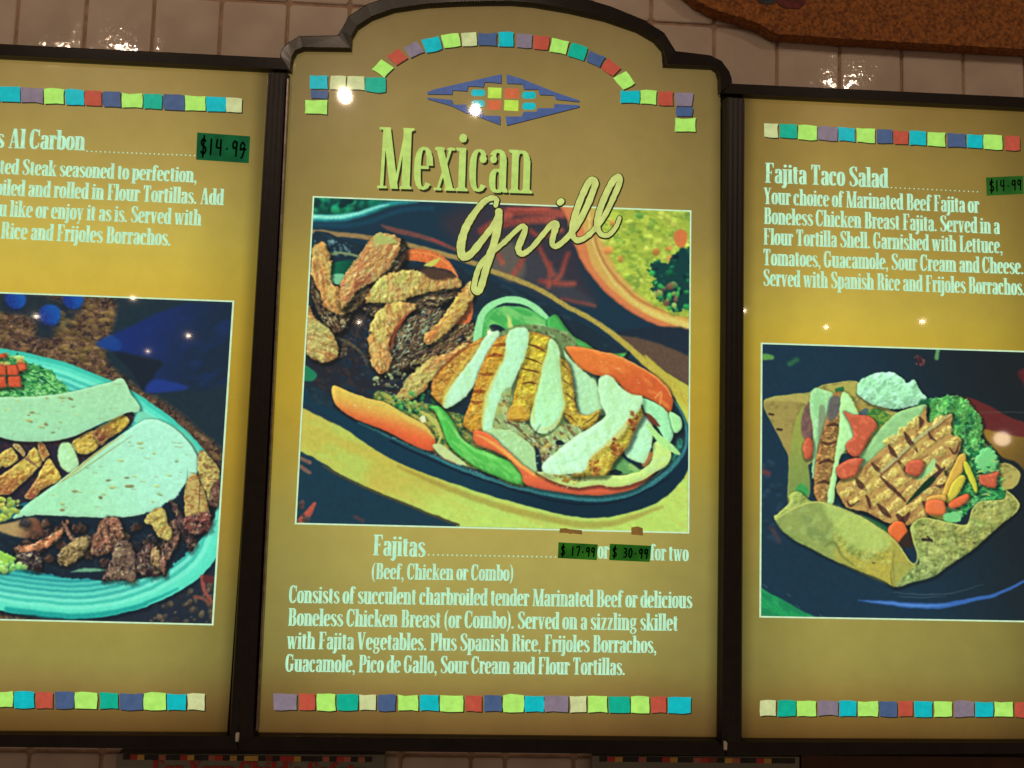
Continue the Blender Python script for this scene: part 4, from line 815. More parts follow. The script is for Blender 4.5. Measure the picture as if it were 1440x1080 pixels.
GLY = {'text': glyphs(15.4, 6.0), 'title': glyphs(12.6, 4.6)}
def glyph_run(txt, gap=.2, G=None):
    G = G or GLY['text']
    x = 0; out = []; xs = []
    for ch in txt:
        xs.append(x); adv, pr = G[ch]
        for p in pr: out.append((x, p))
        x += adv+gap
    xs.append(x-gap); return out, xs
def lettering(txt, xl, yl, xr, yr, cap, mat, parent, y=-.0012, fit=None, name='text_line', fat=1.0, face='text', shift=(0,0), thick=None):
    """one printed line: baseline from photo-measured end to end; letters stand upright in the board's plane"""
    run, xs = glyph_run(txt, .2 if face == 'text' else 1.5, GLY[face])
    i0 = txt.index(fit) if fit else 0
    a, b = P(xl, yl), P(xr, yr); c = P(xl, yl-cap); hgt = (c[2]-a[2])/100
    sx = (b[0]-a[0])/(xs[-1]-xs[i0]); m = MB(); k = 0
    def T(gx, p, ly):
        u = (gx+p[0]-xs[i0])*sx
        z = a[2]+(b[2]-a[2])*(u/(b[0]-a[0]))+p[1]*hgt
        return (a[0]+u+shift[0], y-ly, z+shift[1])
    for gx, p in run:
        k += 1; ly = (k % 9)*.00002
        if p[0] == 'strip':
            L = [T(gx, q, ly) for q in p[1]]; R = [T(gx, q, ly) for q in p[2]]
            for i in range(len(L)-1): m.poly([R[i], R[i+1], L[i+1], L[i]])
        else:
            q = [T(gx, v, ly) for v in p]
            ar = sum(q[i-1][0]*q[i][2]-q[i][0]*q[i-1][2] for i in range(len(q)))
            m.poly(q if ar > 0 else q[::-1])
    return m.build(name, mat, parent)
def dots(x0, y0, x1, y1, n, r, mat, parent):
    m = MB(); a, b = P(x0, y0), P(x1, y1)
    for i in range(n):
        c = a+(b-a)*i/(n-1)
        m.poly([(c[0]+r*math.cos(t*math.pi/4), -.0012, c[2]+r*math.sin(t*math.pi/4)) for t in range(8)])
    return m.build('dot_leader', mat, parent)
def ribbon(px, wd, mat, name, parent, y=-.0016, sh=(0,0), jit=.0):
    """a brush stroke with round ends through measured points; wd in metres"""
    q = crom([(P(a,b)[0]+sh[0], P(a,b)[2]+sh[1]) for a, b in px], 6, False) if len(px) > 2 else np.array([(P(a,b)[0]+sh[0], P(a,b)[2]+sh[1]) for a, b in px])
    R = np.random.RandomState(len(px)); ww = wd if hasattr(wd,'__len__') else [wd]
    ws = np.interp(np.linspace(0,1,len(q)), np.linspace(0,1,len(ww)), ww)*(1+jit*(R.rand(len(q))-.5))
    m = MB()
    def disc(c, r, yy): m.poly([(c[0]+r*math.cos(t*math.pi/6), yy, c[1]+r*math.sin(t*math.pi/6)) for t in range(12)])
    L = []; Rr = []
    for i in range(len(q)):
        d = q[min(i+1,len(q)-1)]-q[max(i-1,0)]; d = d/(np.hypot(*d)+1e-9); n = np.array((-d[1], d[0]))*ws[i]/2
        L.append(q[i]+n); Rr.append(q[i]-n)
    for i in range(len(q)-1):
        yy = y-.00002*(i % 40)
        m.poly([(Rr[i][0],yy,Rr[i][1]), (Rr[i+1][0],yy,Rr[i+1][1]), (L[i+1][0],yy,L[i+1][1]), (L[i][0],yy,L[i][1])])
        if i % 2 == 0 or i == len(q)-2: disc(q[i+1], ws[i+1]/2, yy-.00001)
    disc(q[0], ws[0]/2, y-.0005)
    return m.build(name, mat, parent)

# ------------------------------------------------------------------ materials of the real things
def bump(nt, b, scale, strength, detail=3, dist=.001):
    n = nt.nodes.new('ShaderNodeTexNoise'); n.inputs['Scale'].default_value = scale; n.inputs['Detail'].default_value = detail
    g = nt.nodes.new('ShaderNodeNewGeometry'); nt.links.new(g.outputs['Position'], n.inputs['Vector'])
    bp = nt.nodes.new('ShaderNodeBump'); bp.inputs['Strength'].default_value = strength; bp.inputs['Distance'].default_value = dist
    nt.links.new(n.outputs['Fac'], bp.inputs['Height']); nt.links.new(bp.outputs['Normal'], b.inputs['Normal']); return n
def surf(name, c1, c2, scale, rough=.5, metal=0, bs=0, bscale=200, detail=4, lo=.35, hi=.65, spec=.5, bdist=.001):
    m, nt, b = nodes(name); n = nt.nodes.new('ShaderNodeTexNoise'); n.inputs['Scale'].default_value = scale; n.inputs['Detail'].default_value = detail
    g = nt.nodes.new('ShaderNodeNewGeometry'); nt.links.new(g.outputs['Position'], n.inputs['Vector'])
    r = nt.nodes.new('ShaderNodeValToRGB'); r.color_ramp.elements[0].position = lo; r.color_ramp.elements[1].position = hi
    r.color_ramp.elements[0].color = (*lin(c1), 1); r.color_ramp.elements[1].color = (*lin(c2), 1)
    nt.links.new(n.outputs['Fac'], r.inputs[0]); nt.links.new(r.outputs[0], b.inputs['Base Color'])
    b.inputs['Roughness'].default_value = rough; b.inputs['Metallic'].default_value = metal; b.inputs['Specular IOR Level'].default_value = spec
    if bs: bump(nt, b, bscale, bs, dist=bdist)
    return m
M_frame = surf('black_anodised_frame', (12,8,7), (22,15,13), 40, .24, 0, .025, 120, spec=.45)
M_stile = surf('black_ribbed_stile', (14,10,10), (24,18,18), 60, .42, .0, .1, 300)
M_tile = surf('glazed_cream_tile', (196,182,168), (212,198,184), 14, .06, 0, .4, 75, bdist=.0009)
M_grout = surf('brown_grout', (190,160,136), (158,132,112), 50, .9, 0, .3, 300)
M_clip = surf('white_plastic_clip', (225,222,214), (190,186,176), 80, .4)
M_card = surf('painted_rust_board', (104,56,14), (168,104,40), 170, .75, 0, .6, 260, 5)
M_note = None
def note_mat(c1, c2, k):
    m = surf("green_paper_tape", c1, c2, 30, .6, spec=.15)
    b = m.node_tree.nodes['Principled BSDF']; r = [n for n in m.node_tree.nodes if n.type == 'VALTORGB'][0]
    m.node_tree.links.new(r.outputs[0], b.inputs['Emission Color']); b.inputs['Emission Strength'].default_value = k  # paper and tape glow by themselves: their colour is set as emission
    nt = m.node_tree; nt.links.remove(b.inputs['Base Color'].links[0]); b.inputs['Base Color'].default_value = (.006, .02, .008, 1)
    return m

# ------------------------------------------------------------------ the tiled wall behind
YW = .062
wall = MB()
wl = [P(-260, -60, YW)[0], P(1700, -60, YW)[0]]
wall.box(wl[0], wl[1], YW+.0035, YW+.10, 0.9, 2.75)
wall = wall.build('wall', M_grout); tag(wall, kind='structure')
def tile_mesh(x0, x1, z0, z1):
    g = .0027; x0 += g; x1 -= g; z0 += g; z1 -= g; me = MB(); cx, cz = (x0+x1)/2, (z0+z1)/2
    rings = [(0, YW+.0036), (0, YW+.0022), (.0012, YW+.0006), (.004, YW), (.02, YW-.0004)]
    L = []
    for ins, yy in rings:
        a, b, c, d = x0+ins, x1-ins, z0+ins, z1-ins; k = .004
        L.append([(a+k,c),(b-k,c),(b,c+k),(b,d-k),(b-k,d),(a+k,d),(a,d-k),(a,c+k)])
        L[-1] = [(p[0]-cx, yy-YW, p[1]-cz) for p in L[-1]]
    for i in range(len(L)-1):
        for j in range(8): me.poly([L[i][j], L[i][(j+1)%8], L[i+1][(j+1)%8], L[i+1][j]], True)
    me.poly(L[-1], True)
    return me, (cx, YW, cz)
_tc = {}
def add_tile(x0, x1, z0, z1, seed):
    key = (round(x1-x0, 4), round(z1-z0, 4)); me, c = tile_mesh(x0, x1, z0, z1)
    if key in _tc:
        o = bpy.data.objects.new('tile', _tc[key]); coll.objects.link(o)
    else:
        o = me.build('tile', M_tile); _tc[key] = o.data
    R = random.Random(seed)
    o.location = (c[0], c[1]-R.random()*.0006, c[2]); o.rotation_euler = (math.radians(R.uniform(-.35,.35)), 0, math.radians(R.uniform(-.35,.35)))
    o.parent = wall
jx = [P(x, y, YW)[0] for x, y in ((28,30),(123,25),(218,22),(312,18),(405,15))]; jr = [P(x, y, YW)[0] for x, y in ((916,20),(1001,55),(1094,80),(1182,90),(1272,95),(1358,100))]
pitch = (np.polyfit(range(5), jx, 1)[0]+np.polyfit(range(6), jr, 1)[0])/2
zj = (P(400, 3, YW)[2]+P(1000, 36, YW)[2])/2
xs = [jx[4]-pitch*k for k in range(9)][::-1]
mid = round((jr[0]-jx[4])/pitch); xs += [jx[4]+(jr[0]-jx[4])*k/mid for k in range(1, mid)] + [jr[0]+pitch*k for k in range(9)]
print('tile pitch', pitch, mid)
for r in range(-2, 3):
    for i in range(len(xs)-1): add_tile(xs[i], xs[i+1], zj+(r)*pitch, zj+(r+1)*pitch, i*10+r)
zb = P(600, 1062, YW)[2]
nr = int((zj-2*pitch-zb)/pitch+.999)
for k in range(nr):      # the rows beside the boards
    z1_ = zj-2*pitch-k*pitch; z0_ = max(z1_-pitch, zb)
    if z1_-z0_ < .02: continue
    for i in range(len(xs)-1):
        if xs[i] < P(-150, 600, YW)[0] or xs[i+1] > P(1490, 600, YW)[0]: add_tile(xs[i], xs[i+1], z0_, z1_, 3000+i*10+k)
bx = [P(x, 1070, YW)[0] for x in (-160,-62,40,142,241,340,440,540+23,662,710,807,905,1003,1100)]; bx += [bx[-1]+pitch*k for k in range(1, 6)]
for r in (-1, 0, 1, 2):
    for i in range(len(bx)-1): add_tile(bx[i], bx[i+1], zb-(r+1)*pitch, zb-r*pitch, 900+i*10+r)

# ------------------------------------------------------------------ the three back-lit menu boards
MINT = (186,242,202); LIME = (186,217,112); SHADOW = (42,40,24)
COL = {'c': ((0,184,190),'cyan'), 'p': ((132,118,130),'mauve'), 'l': ((176,236,106),'lime'), 'r': ((186,80,60),'brick red'),
       'b': ((70,92,128),'slate blue'), 'g': ((0,174,142),'teal green'), 'y': ((204,212,150),'cream')}
M_txt = print_mat(MINT); M_sh = print_mat(SHADOW, .8)
def square(px, c, parent, dim=1.0):
    q = [(P(a,b)[0], P(a,b)[2]) for a, b in px]
    if sum(q[i-1][0]*q[i][1]-q[i][0]*q[i-1][1] for i in range(4)) < 0: q = q[::-1]
    R = random.Random(int(px[0][0]*7+px[0][1])); e = []
    for i in range(4):     # hand-cut edges: each side bows a little
        a, b = np.array(q[i]), np.array(q[(i+1)%4]); n = np.array((-(b-a)[1], (b-a)[0])); k = R.uniform(-.045,.045)
        e += [tuple(a), tuple(a*.66+b*.34+n*k), tuple(a*.33+b*.67+n*(k+R.uniform(-.03,.03)))]
    s = MB(); s.poly([(x+.0012, -.0005, z-.0016) for x, z in e])
    sh = None
    m = MB(); m.slab(e, -.0012, -.0006)
    o = m.build('border_square', print_mat(COL[c][0], dim), parent); o['label'] = COL[c][1]+' square of the printed border'
    sh = s.build('printed_shadow', M_sh, o); sh.location = (0,0,0)
    for v, p in zip(sh.data.vertices, e): v.co = (p[0]+.0019-parent.location[0], -.0005-parent.location[1], p[1]-.0021-parent.location[2])
def strip(ox, oy, s, items, yl, yr, parent, dim=1.0):
    xs_ = [i[1] for i in items]; a, b = min(xs_), max(i[2] for i in items)
    R = random.Random(ox+oy)
    for c, x0, x1 in items:
        f = lambda x, k: (yl[k]+(yr[k]-yl[k])*(x-a)/(b-a)+R.uniform(-2.5,2.5))
        j = lambda x: x+R.uniform(-2,2)
        q = [(j(x0), f(x0,0)), (j(x1), f(x1,0)), (j(x1), f(x1,1)), (j(x0), f(x0,1))]
        square([(ox+x/s, oy+y_/s) for x, y_ in q], c, parent, dim)
def outline_frame(name, inner, outer, mat, parent, closed=True, hf=.015, ends=True, back=YW-.002):
    """extruded moulding between two matched outlines (photo px, at the front depth)"""
    I = [P(a, b, -.002) for a, b in inner]; O = [P(a, b, -hf) for a, b in outer]; n = len(I); m = MB(); rows = []
    for i in range(n):
        a = np.array((I[i][0], I[i][2])); b = np.array((O[i][0], O[i][2]))
        rows.append([( *(a+(b-a)*t), y_) for t, y_ in ((0, .003), (0, -hf*.34), (.03, -hf*.46), (.07, -hf*.86), (.92, -hf*.98), (.96, -hf), (1, -hf*.86), (1, back))])
    k = len(rows[0])
    for i in range(n if closed else n-1):
        j = (i+1) % n
        for t in range(k-1):
            A, B, C_, D = rows[i][t], rows[j][t], rows[j][t+1], rows[i][t+1]
            m.poly([(p[0], p[2], p[1]) for p in (A, B, C_, D)], t not in (0, 3, k-2))
    if not closed:
        for rr, rev in ((rows[0], False), (rows[-1], True)):
            q = [(p[0], p[2], p[1]) for p in rr]; m.poly(q[::-1] if rev else q)
    return m.build(name, mat, parent)
def stile(name, tl, tr, bl, br_, parent, h=.014):
    """flat ribbed upright between two films"""
    a, b, c, d = [P(*q, -.006) for q in (tl, tr, bl, br_)]; m = MB(); n = 9
    cols = []
    for i in range(n+1):
        t = i/n; dep = -h*(1 if 0 < i < n else .4)-(.0012 if i % 2 else 0)
        cols.append(((a[0]+(b[0]-a[0])*t, dep, a[2]+(b[2]-a[2])*t), (c[0]+(d[0]-c[0])*t, dep, c[2]+(d[2]-c[2])*t)))
    for i in range(n): m.poly([cols[i][0], cols[i][1], cols[i+1][1], cols[i+1][0]])
    for i, s in ((0, 1), (n, 0)):
        u, v = cols[i]; q = [u, (u[0], .004, u[2]), (v[0], .004, v[2]), v]; m.poly(q if s else q[::-1])
    return m.build(name, M_stile, parent)
def board(loc_px, label, name='menu_board'):
    p = P(*loc_px); return thing(name, (p[0], 0, p[2]), label, 'menu board', 'back-lit menu boards side by side on the tiled wall')
def film(parent, pts, mat):
    m = MB(); m.slab([(P(a,b)[0], P(a,b)[2]) for a, b in pts][::-1], 0, .004)
    return m.build('film_panel', mat, parent)
def casing(parent, x0, x1, z0, z1):
    m = MB(); m.box(x0, x1, .006, YW-.004, z0, z1); return m.build('light_box', M_stile, parent)
def photo(parent, corners, painter, name):
    q = [P(*p) for p in corners]; x0 = (q[0][0]+q[3][0])/2; x1 = (q[1][0]+q[2][0])/2; z1 = (q[0][2]+q[1][2])/2; z0 = (q[2][2]+q[3][2])/2
    C = Canvas(x0, x1, z0, z1, 1300); painter(C); im = C.finish(name)
    m = MB(); b = .0026; m.slab([(q[3][0]-b,q[3][2]-b),(q[2][0]+b,q[2][2]-b),(q[1][0]+b,q[1][2]+b),(q[0][0]-b,q[0][2]+b)], -.0004, .0)
    m.build('photo_border', print_mat((206,240,196)), parent)
    N = 12; m = MB(); gr = [[None]*(N+1) for _ in range(N+1)]
    for i in range(N+1):
        for j in range(N+1):
            u, v = i/N, j/N; top = q[0]+(q[1]-q[0])*u; bot = q[3]+(q[2]-q[3])*u; p = bot+(top-bot)*v; gr[i][j] = (p[0], -.0008, p[2])
    for i in range(N):
        for j in range(N): m.poly([gr[i][j], gr[i+1][j], gr[i+1][j+1], gr[i][j+1]])
    o = m.build('food_photo', food_mat(im), parent)
    uv = o.data.uv_layers.new(name='print'); k = 0
    for i in range(N):
        for j in range(N):
            for a, b_ in ((0,0),(1,0),(1,1),(0,1)): uv.data[k].uv = ((i+a)/N, (j+b_)/N); k += 1
    return o
XL, XR = P(409,104)[0], P(1017,137)[0]
stops_c = [(-10,(104,84,50)),(60,(120,100,58)),(130,(136,115,63)),(230,(152,131,72)),(310,(158,138,72)),(370,(182,160,74)),(430,(198,174,66)),(520,(206,176,56)),(600,(200,168,54)),(670,(184,166,70)),(740,(174,161,82)),(820,(165,154,80)),(900,(157,146,76)),(940,(150,138,70)),(970,(136,113,58)),(1000,(122,96,48)),(1030,(100,72,34)),(1050,(80,54,22))]  # film stops carry the painted backlight, brighter and yellower at mid height
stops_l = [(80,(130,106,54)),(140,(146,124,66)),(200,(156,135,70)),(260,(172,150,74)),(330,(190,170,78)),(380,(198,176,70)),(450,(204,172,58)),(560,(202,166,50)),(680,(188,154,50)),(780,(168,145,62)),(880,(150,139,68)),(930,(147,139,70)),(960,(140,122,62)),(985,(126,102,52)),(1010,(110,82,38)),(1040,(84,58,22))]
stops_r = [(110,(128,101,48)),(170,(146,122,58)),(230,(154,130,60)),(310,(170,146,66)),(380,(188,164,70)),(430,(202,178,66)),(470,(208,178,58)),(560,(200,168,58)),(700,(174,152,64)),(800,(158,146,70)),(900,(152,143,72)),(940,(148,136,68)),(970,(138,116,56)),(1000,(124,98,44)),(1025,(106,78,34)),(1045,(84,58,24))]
CB = board((690,1045), 'tall middle menu board with arched top headed Mexican Grill, between two straight-topped boards')
LB = board((120,1040), 'left menu board cut by the photo edge, with Al Carbon text and taco photo')
RB = board((1260,1045), 'right menu board headed Fajita Taco Salad with tortilla shell salad photo')

inner = [(411,105),(411.5,93),(413.5,84),(418,76),(428,72),(495,73),(496,56),(504,42),(524,29),(555,18),(600,11.5),(644,9),(689,8),(720,8),(750,10.5),(800,19),(850,30.5),(895,46),(919,60),(930,73),(932,95),(1000,98),(1006,102),(1009,112),(1009.5,135)]
outer = [(394.5,83.5),(393,77),(396,69),(404,60),(421,50),(474,49),(479,42),(490,22),(516,5),(545,-5),(596,-14),(644,-18),(689,-19),(720,-19),(752,-17),(806,-8),(860,8.5),(905,27),(935,46),(951,72),(1000,77),(1015,85),(1026,100),(1029.5,109),(1030.5,116)]
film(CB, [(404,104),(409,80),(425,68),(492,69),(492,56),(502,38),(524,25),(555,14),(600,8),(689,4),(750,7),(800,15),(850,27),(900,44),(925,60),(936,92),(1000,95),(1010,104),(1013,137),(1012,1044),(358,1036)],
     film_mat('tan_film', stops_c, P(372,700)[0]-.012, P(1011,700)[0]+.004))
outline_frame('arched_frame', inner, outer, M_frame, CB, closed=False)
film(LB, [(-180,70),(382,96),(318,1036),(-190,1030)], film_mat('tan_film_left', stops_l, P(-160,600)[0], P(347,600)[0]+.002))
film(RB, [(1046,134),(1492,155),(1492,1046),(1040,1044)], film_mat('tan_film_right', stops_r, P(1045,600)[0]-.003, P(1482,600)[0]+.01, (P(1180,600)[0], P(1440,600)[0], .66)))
# straight rails and uprights
def rail(name, tl, tr, bl, br_, parent):
    n = 12; L = lambda a, b: [(a[0]+(b[0]-a[0])*i/n, a[1]+(b[1]-a[1])*i/n) for i in range(n+1)]
    return outline_frame(name, L(bl, br_), L(tl, tr), M_frame, parent, closed=False)
rail('top_rail', (-180,52), (396,81), (-180,74), (411,103.5), LB)
rail('top_rail', (1030,117), (1500,139), (1011,136), (1500,159.5), RB)
rail('bottom_rail', (335,1055), (-190,1049), (333,1030), (-190,1027), LB)
rail('bottom_rail', (1019,1063), (336.5,1055), (1019,1037), (335,1030), CB)
rail('bottom_rail', (1500,1060), (1021,1063), (1500,1040), (1021,1038), RB)
stile('left_stile', (377,106), (407,106), (322,1034), (362,1034), CB)
stile('right_stile', (1017,140), (1047,142), (1009,1040), (1043,1041), CB)
stile('end_stile', (1484,158), (1516,160), (1484,1046), (1516,1046), RB)
stile('end_stile', (-196,70), (-170,71), (-206,1034), (-180,1034), LB)
edge_line = MB(); a, b = P(404.5,110,-.018), P(360.5,1028,-.018); edge_line.slab([(a[0]-.0012,a[2]),(b[0]-.0012,b[2]),(b[0]+.0012,b[2]),(a[0]+.0012,a[2])], -.0165, -.006)  # light strip stands in for the reflection along the slot edge
edge_line.build('stile_edge_highlight', surf('edge_highlight_metal', (150,140,135), (110,100,96), 60, .35, .7), CB)
for T_, x0, x1, zt, zb_ in ((CB, XL-.01, XR+.01, P(700,135)[2], P(700,1050)[2]), (LB, P(-190,600)[0], P(350,600)[0]-.02, P(100,80)[2], P(100,1045)[2]), (RB, P(1044,600)[0]+.012, P(1500,600)[0], P(1250,150)[2], P(1250,1055)[2])):
    casing(T_, x0, x1, zb_, zt)

photo(CB, [(442,278),(970,298),(967,748),(417,735)], paint_fajitas, 'fajitas_print')
photo(LB, [(-75,410),(327,425),(298,877),(-85,868)], paint_tacos, 'tacos_print')
photo(RB, [(1072,484),(1455,496),(1455,873),(1070,866)], paint_salad, 'salad_print')

# --- centre board print
def zq(ox, oy, s, pts): return [(ox+a/s, oy+b/s) for a, b in pts]
for c, q in (('c',[(163,478),(272,480),(275,565),(163,562)]),('y',[(295,482),(390,485),(388,570),(290,565)]),('y',[(400,485),(505,485),(508,572),(395,570)]),('g',[(515,492),(640,495),(640,583),(512,575)]),
             ('b',[(165,570),(275,575),(272,626),(168,622)]),('l',[(133,634),(272,634),(270,725),(130,718)]),('l',[(612,378),(692,430),(632,495),(553,440)]),('r',[(725,310),(782,368),(708,415),(648,355)]),
             ('p',[(835,262),(885,330),(798,368),(755,305)]),('c',[(975,230),(998,310),(898,335),(865,255)]),('l',[(1100,212),(1115,290),(1010,305),(990,225)]),('y',[(1212,205),(1218,288),(1125,293),(1117,212)]),
             ('b',[(1228,208),(1345,208),(1343,292),(1225,288)]),('c',[(1355,205),(1449,207),(1449,296),(1352,293)])):
    square(zq(400,0,4.5,q), c, CB, .92)
for c, q in (('p',[(105,192),(193,195),(190,270),(103,265)]),('r',[(202,200),(288,205),(280,280),(198,275)]),('l',[(305,215),(400,235),(382,308),(290,290)]),('g',[(418,242),(505,270),(482,343),(392,315)]),
             ('b',[(520,285),(607,322),(572,380),(497,345)]),('r',[(622,325),(692,385),(650,428),(580,385)]),('l',[(720,402),(770,470),(705,505),(650,440)]),('c',[(690,510),(795,510),(795,583),(688,580)]),
             ('l',[(802,510),(893,512),(890,590),(800,583)]),('r',[(905,515),(985,515),(985,595),(900,590)]),('p',[(995,522),(1098,525),(1090,598),(1000,596)]),('b',[(1003,604),(1095,605),(1090,655),(1003,653)]),('l',[(998,664),(1112,664),(1112,742),(995,740)])):
    square(zq(700,0,4,q), c, CB, .92)
strip(380,810,4,[('p',20,148),('r',160,250),('l',263,368),('g',378,492),('y',503,592),('b',607,705),('l',718,830),('c',843,947),('l',957,1083),('r',1100,1190),('b',1203,1303),('l',1313,1425),('c',1433,1537),('p',1545,1675),('y',1685,1777),('l',1785,1895),('g',1905,2020),('l',2030,2132),('r',2142,2227),('c',2237,2365)],(660,750),(681,770),CB)
DMB = (78,100,150)
for c, q in ((DMB,[(65,240),(130,215),(690,88),(690,165),(600,155),(548,155),(540,195),(480,190),(410,188),(400,230),(280,222),(275,258),(65,255)]),
             (DMB,[(735,90),(870,130),(1140,240),(1350,310),(1340,320),(1150,300),(1130,265),(1010,260),(1000,215),(880,215),(865,170),(735,165)]),
             (DMB,[(65,285),(275,305),(285,345),(395,345),(410,390),(530,392),(540,438),(680,440),(680,515),(520,455),(380,410),(270,355),(65,295)]),
             (DMB,[(725,445),(860,445),(880,405),(985,405),(1000,375),(1130,375),(1140,340),(1350,350),(1345,365),(735,520)])):
    pts = [(P(a,b)[0], P(a,b)[2]) for a, b in zq(590,90,6,q)]
    o = MB(); o.slab(pts[::-1], -.0012, -.0005); o = o.build('emblem_wing', print_mat(c, .85), CB)
    s = MB(); s.poly([(x+.001, -.0004, z-.0013) for x, z in pts[::-1]]); s = s.build('printed_shadow', M_sh, CB); s.parent = o
for c, (x0, y0, x1, y1) in ((COL['c'][0],(435,215,555,275)),(COL['c'][0],(440,305,550,368)),(COL['c'][0],(868,232,980,298)),(COL['c'][0],(868,325,980,390))):
    cx, cy = (x0+x1)/2, (y0+y1)/2; q = []
    for k in range(20):
        a = k/20*2*math.pi; ct, st_ = math.cos(a), math.sin(a); r = 1-.18*math.exp(-(ct/.22)**2)
        q.append((cx+(x1-x0)/2*math.copysign(abs(ct)**.75, ct), cy+(y1-y0)/2*r*math.copysign(abs(st_)**.75, st_)))
    m = MB(); m.slab([(P(a,b)[0], P(a,b)[2]) for a, b in zq(590,90,6,q)][::-1], -.0012, -.0005); m.build('emblem_oval', print_mat(c), CB)
for c, q in (((186,226,80),[(578,200),(692,204),(688,290),(576,288)]),((206,104,64),[(720,208),(838,212),(834,292),(716,292)]),((206,104,64),[(570,308),(685,308),(686,388),(568,386)]),((186,226,80),[(716,305),(835,310),(832,398),(712,392)])):
    m = MB(); m.slab([(P(a,b)[0], P(a,b)[2]) for a, b in zq(590,90,6,q)][::-1], -.0012, -.0005); m.build('emblem_square', print_mat(c), CB)

ML = print_mat(LIME); MD = print_mat((38,40,20))
lettering('Mexican', 531, 268, 750, 275.5, 86, MD, CB, -.0010, name='title_shadow', face='title', shift=(.0006,-.0002))
lettering('Mexican', 529, 265, 748, 272.8, 86, ML, CB, -.0020, name='title_lettering', face='title')
GR = [[(855,375),(858,350),(838,344),(805,362),(765,412),(732,470),(715,535),(722,578),(752,572),(800,515),(845,455),(862,420)],
      [(868,400),(866,450),(850,520),(822,610),(795,705),(778,725),(768,700),(790,620),(840,565),(890,522),(935,478),(962,458),(974,472),(956,520),(946,550),(962,570),(1000,545),(1045,492),(1082,450),(1100,452),(1088,495),(1084,530),(1108,535),(1170,474),(1220,385),(1252,305),(1256,278),(1236,274),(1204,335),(1174,420),(1164,485),(1186,515),(1232,492),(1292,420),(1335,332),(1357,275),(1348,258),(1322,286),(1285,365),(1264,440),(1276,485),(1308,494),(1340,462),(1355,425)]]
W_ = .0108
for i, g in enumerate(GR):
    q = zq(400,160,2.88,g)
    wd = [W_*.7, W_*.85, W_*1.1, W_*1.25, W_*1.1, W_*.8] if i == 0 else [W_*1.1, W_*1.15, W_*.85, W_*.8, W_*.75, W_*1.0, W_*.75, W_*1.0, W_*.8, W_*.95, W_*1.0, W_*.95, W_*.8, W_*.9, W_*1.0, W_*.8, W_*.6]
    ribbon(q, [v+.0042 for v in wd], MD, 'script_outline', CB, -.0024, (.0006,-.0006), .12)
    ribbon(q, wd, print_mat((202,214,122)), 'script_lettering', CB, -.0036, jit=.22)
dp = zq(400,160,2.88,[(1114,362),(1120,357)])
ribbon(dp, W_*1.0+.004, MD, 'script_outline', CB, -.0024, (.0006,-.0006)); ribbon(dp, W_*1.0, print_mat((202,214,122)), 'script_lettering', CB, -.0036)
for t, xl, yl, xr, yr, cap in (('Fajitas',524,780.5,598,783,29),('or',840,785,856,785.5,24),('for two',914,787.5,968,789,23),('(Beef, Chicken or Combo)',522,814,722,816.5,22.5),
        ('Consists of succulent charbroiled tender Marinated Beef or delicious',406,847.5,973,855,24.5),('Boneless Chicken Breast (or Combo). Served on a sizzling skillet',404.5,879.5,953,886.8,24.5),
        ('with Fajita Vegetables. Plus Spanish Rice, Frijoles Borrachos,',403,912,923,918,24.5),('Guacamole, Pico de Gallo, Sour Cream and Flour Tortillas.',401,944,879,949,24.5)):
    lettering(t, xl, yl, xr, yr, cap, M_txt, CB)
dots(603,780,781,783,28,.0013,M_txt,CB)
# --- left board print
strip(0,0,3.4286,[('r',-390,-305),('b',-298,-200),('l',-193,-98),('g',-90,-4),('c',3,97),('p',102,208),('l',215,310),('c',317,405),('r',412,490),('b',498,583),('l',588,685),('g',692,780),('b',790,890),('l',895,990),('c',997,1087),('y',1090,1168)],(398,470),(475,545),LB,.95)
strip(0,860,3.4286,[('r',-300,-215),('g',-208,-118),('b',-110,-40),('l',-32,62),('c',72,165),('r',175,257),('b',265,358),('l',365,468),('g',480,570),('b',580,688),('l',695,800),('c',807,897),('y',905,988)],(378,456),(398,475),LB)
lettering('Tacos Al Carbon', 11.5, 208.5, 119.6, 211.8, 27.5, M_txt, LB, fit='Al')
dots(123,213,274,219,25,.0012,M_txt,LB)
lettering('Marinated Steak seasoned to perfection,', 31, 246, 277, 257, 22, M_txt, LB, fit='Steak')
lettering('broiled and rolled in Flour Tortillas. Add', 39.5, 276.5, 314.5, 288.7, 23, M_txt, LB, fit='and')
lettering('you like or enjoy it as is. Served with', 14, 304.8, 283, 317.5, 23, M_txt, LB, fit='like')
lettering('Spanish Rice and Frijoles Borrachos.', 1, 335.6, 240.5, 345.8, 23.5, M_txt, LB, fit='Rice')
# --- right board print
strip(1000,0,3.2727,[('y',242,308),('g',313,393),('l',400,485),('p',490,580),('c',585,662),('l',668,752),('b',762,833),('r',840,905),('c',912,987),('l',995,1075),('b',1085,1170),('c',1175,1248),('l',1255,1337),('r',1350,1418)],(568,630),(630,693),RB,.93)
strip(1040,780,3.6,[('y',105,182),('g',192,283),('l',290,385),('p',395,497),('c',503,590),('l',600,698),('b',706,795),('r',803,873),('c',885,973),('l',982,1075),('p',1085,1187),('c',1193,1280),('l',1287,1382),('r',1395,1470)],(738,815),(745,820),RB,.97)
for t, xl, yl, xr, yr, cap in (('Fajita Taco Salad',1075,257,1248.5,264.5,28),('Your choice of Marinated Beef Fajita or',1073.5,287,1376.5,299.8,23),('Boneless Chicken Breast Fajita. Served in a',1073.5,315,1405.5,329.4,23),
        ('Flour Tortilla Shell. Garnished with Lettuce,',1073,344,1409.5,356.5,23),('Tomatoes, Guacamole, Sour Cream and Cheese.',1072.5,373,1439,386,23),('Served with Spanish Rice and Frijoles Borrachos.',1072.5,402,1441,415.5,23.5)):
    lettering(t, xl, yl, xr, yr, cap, M_txt, RB)
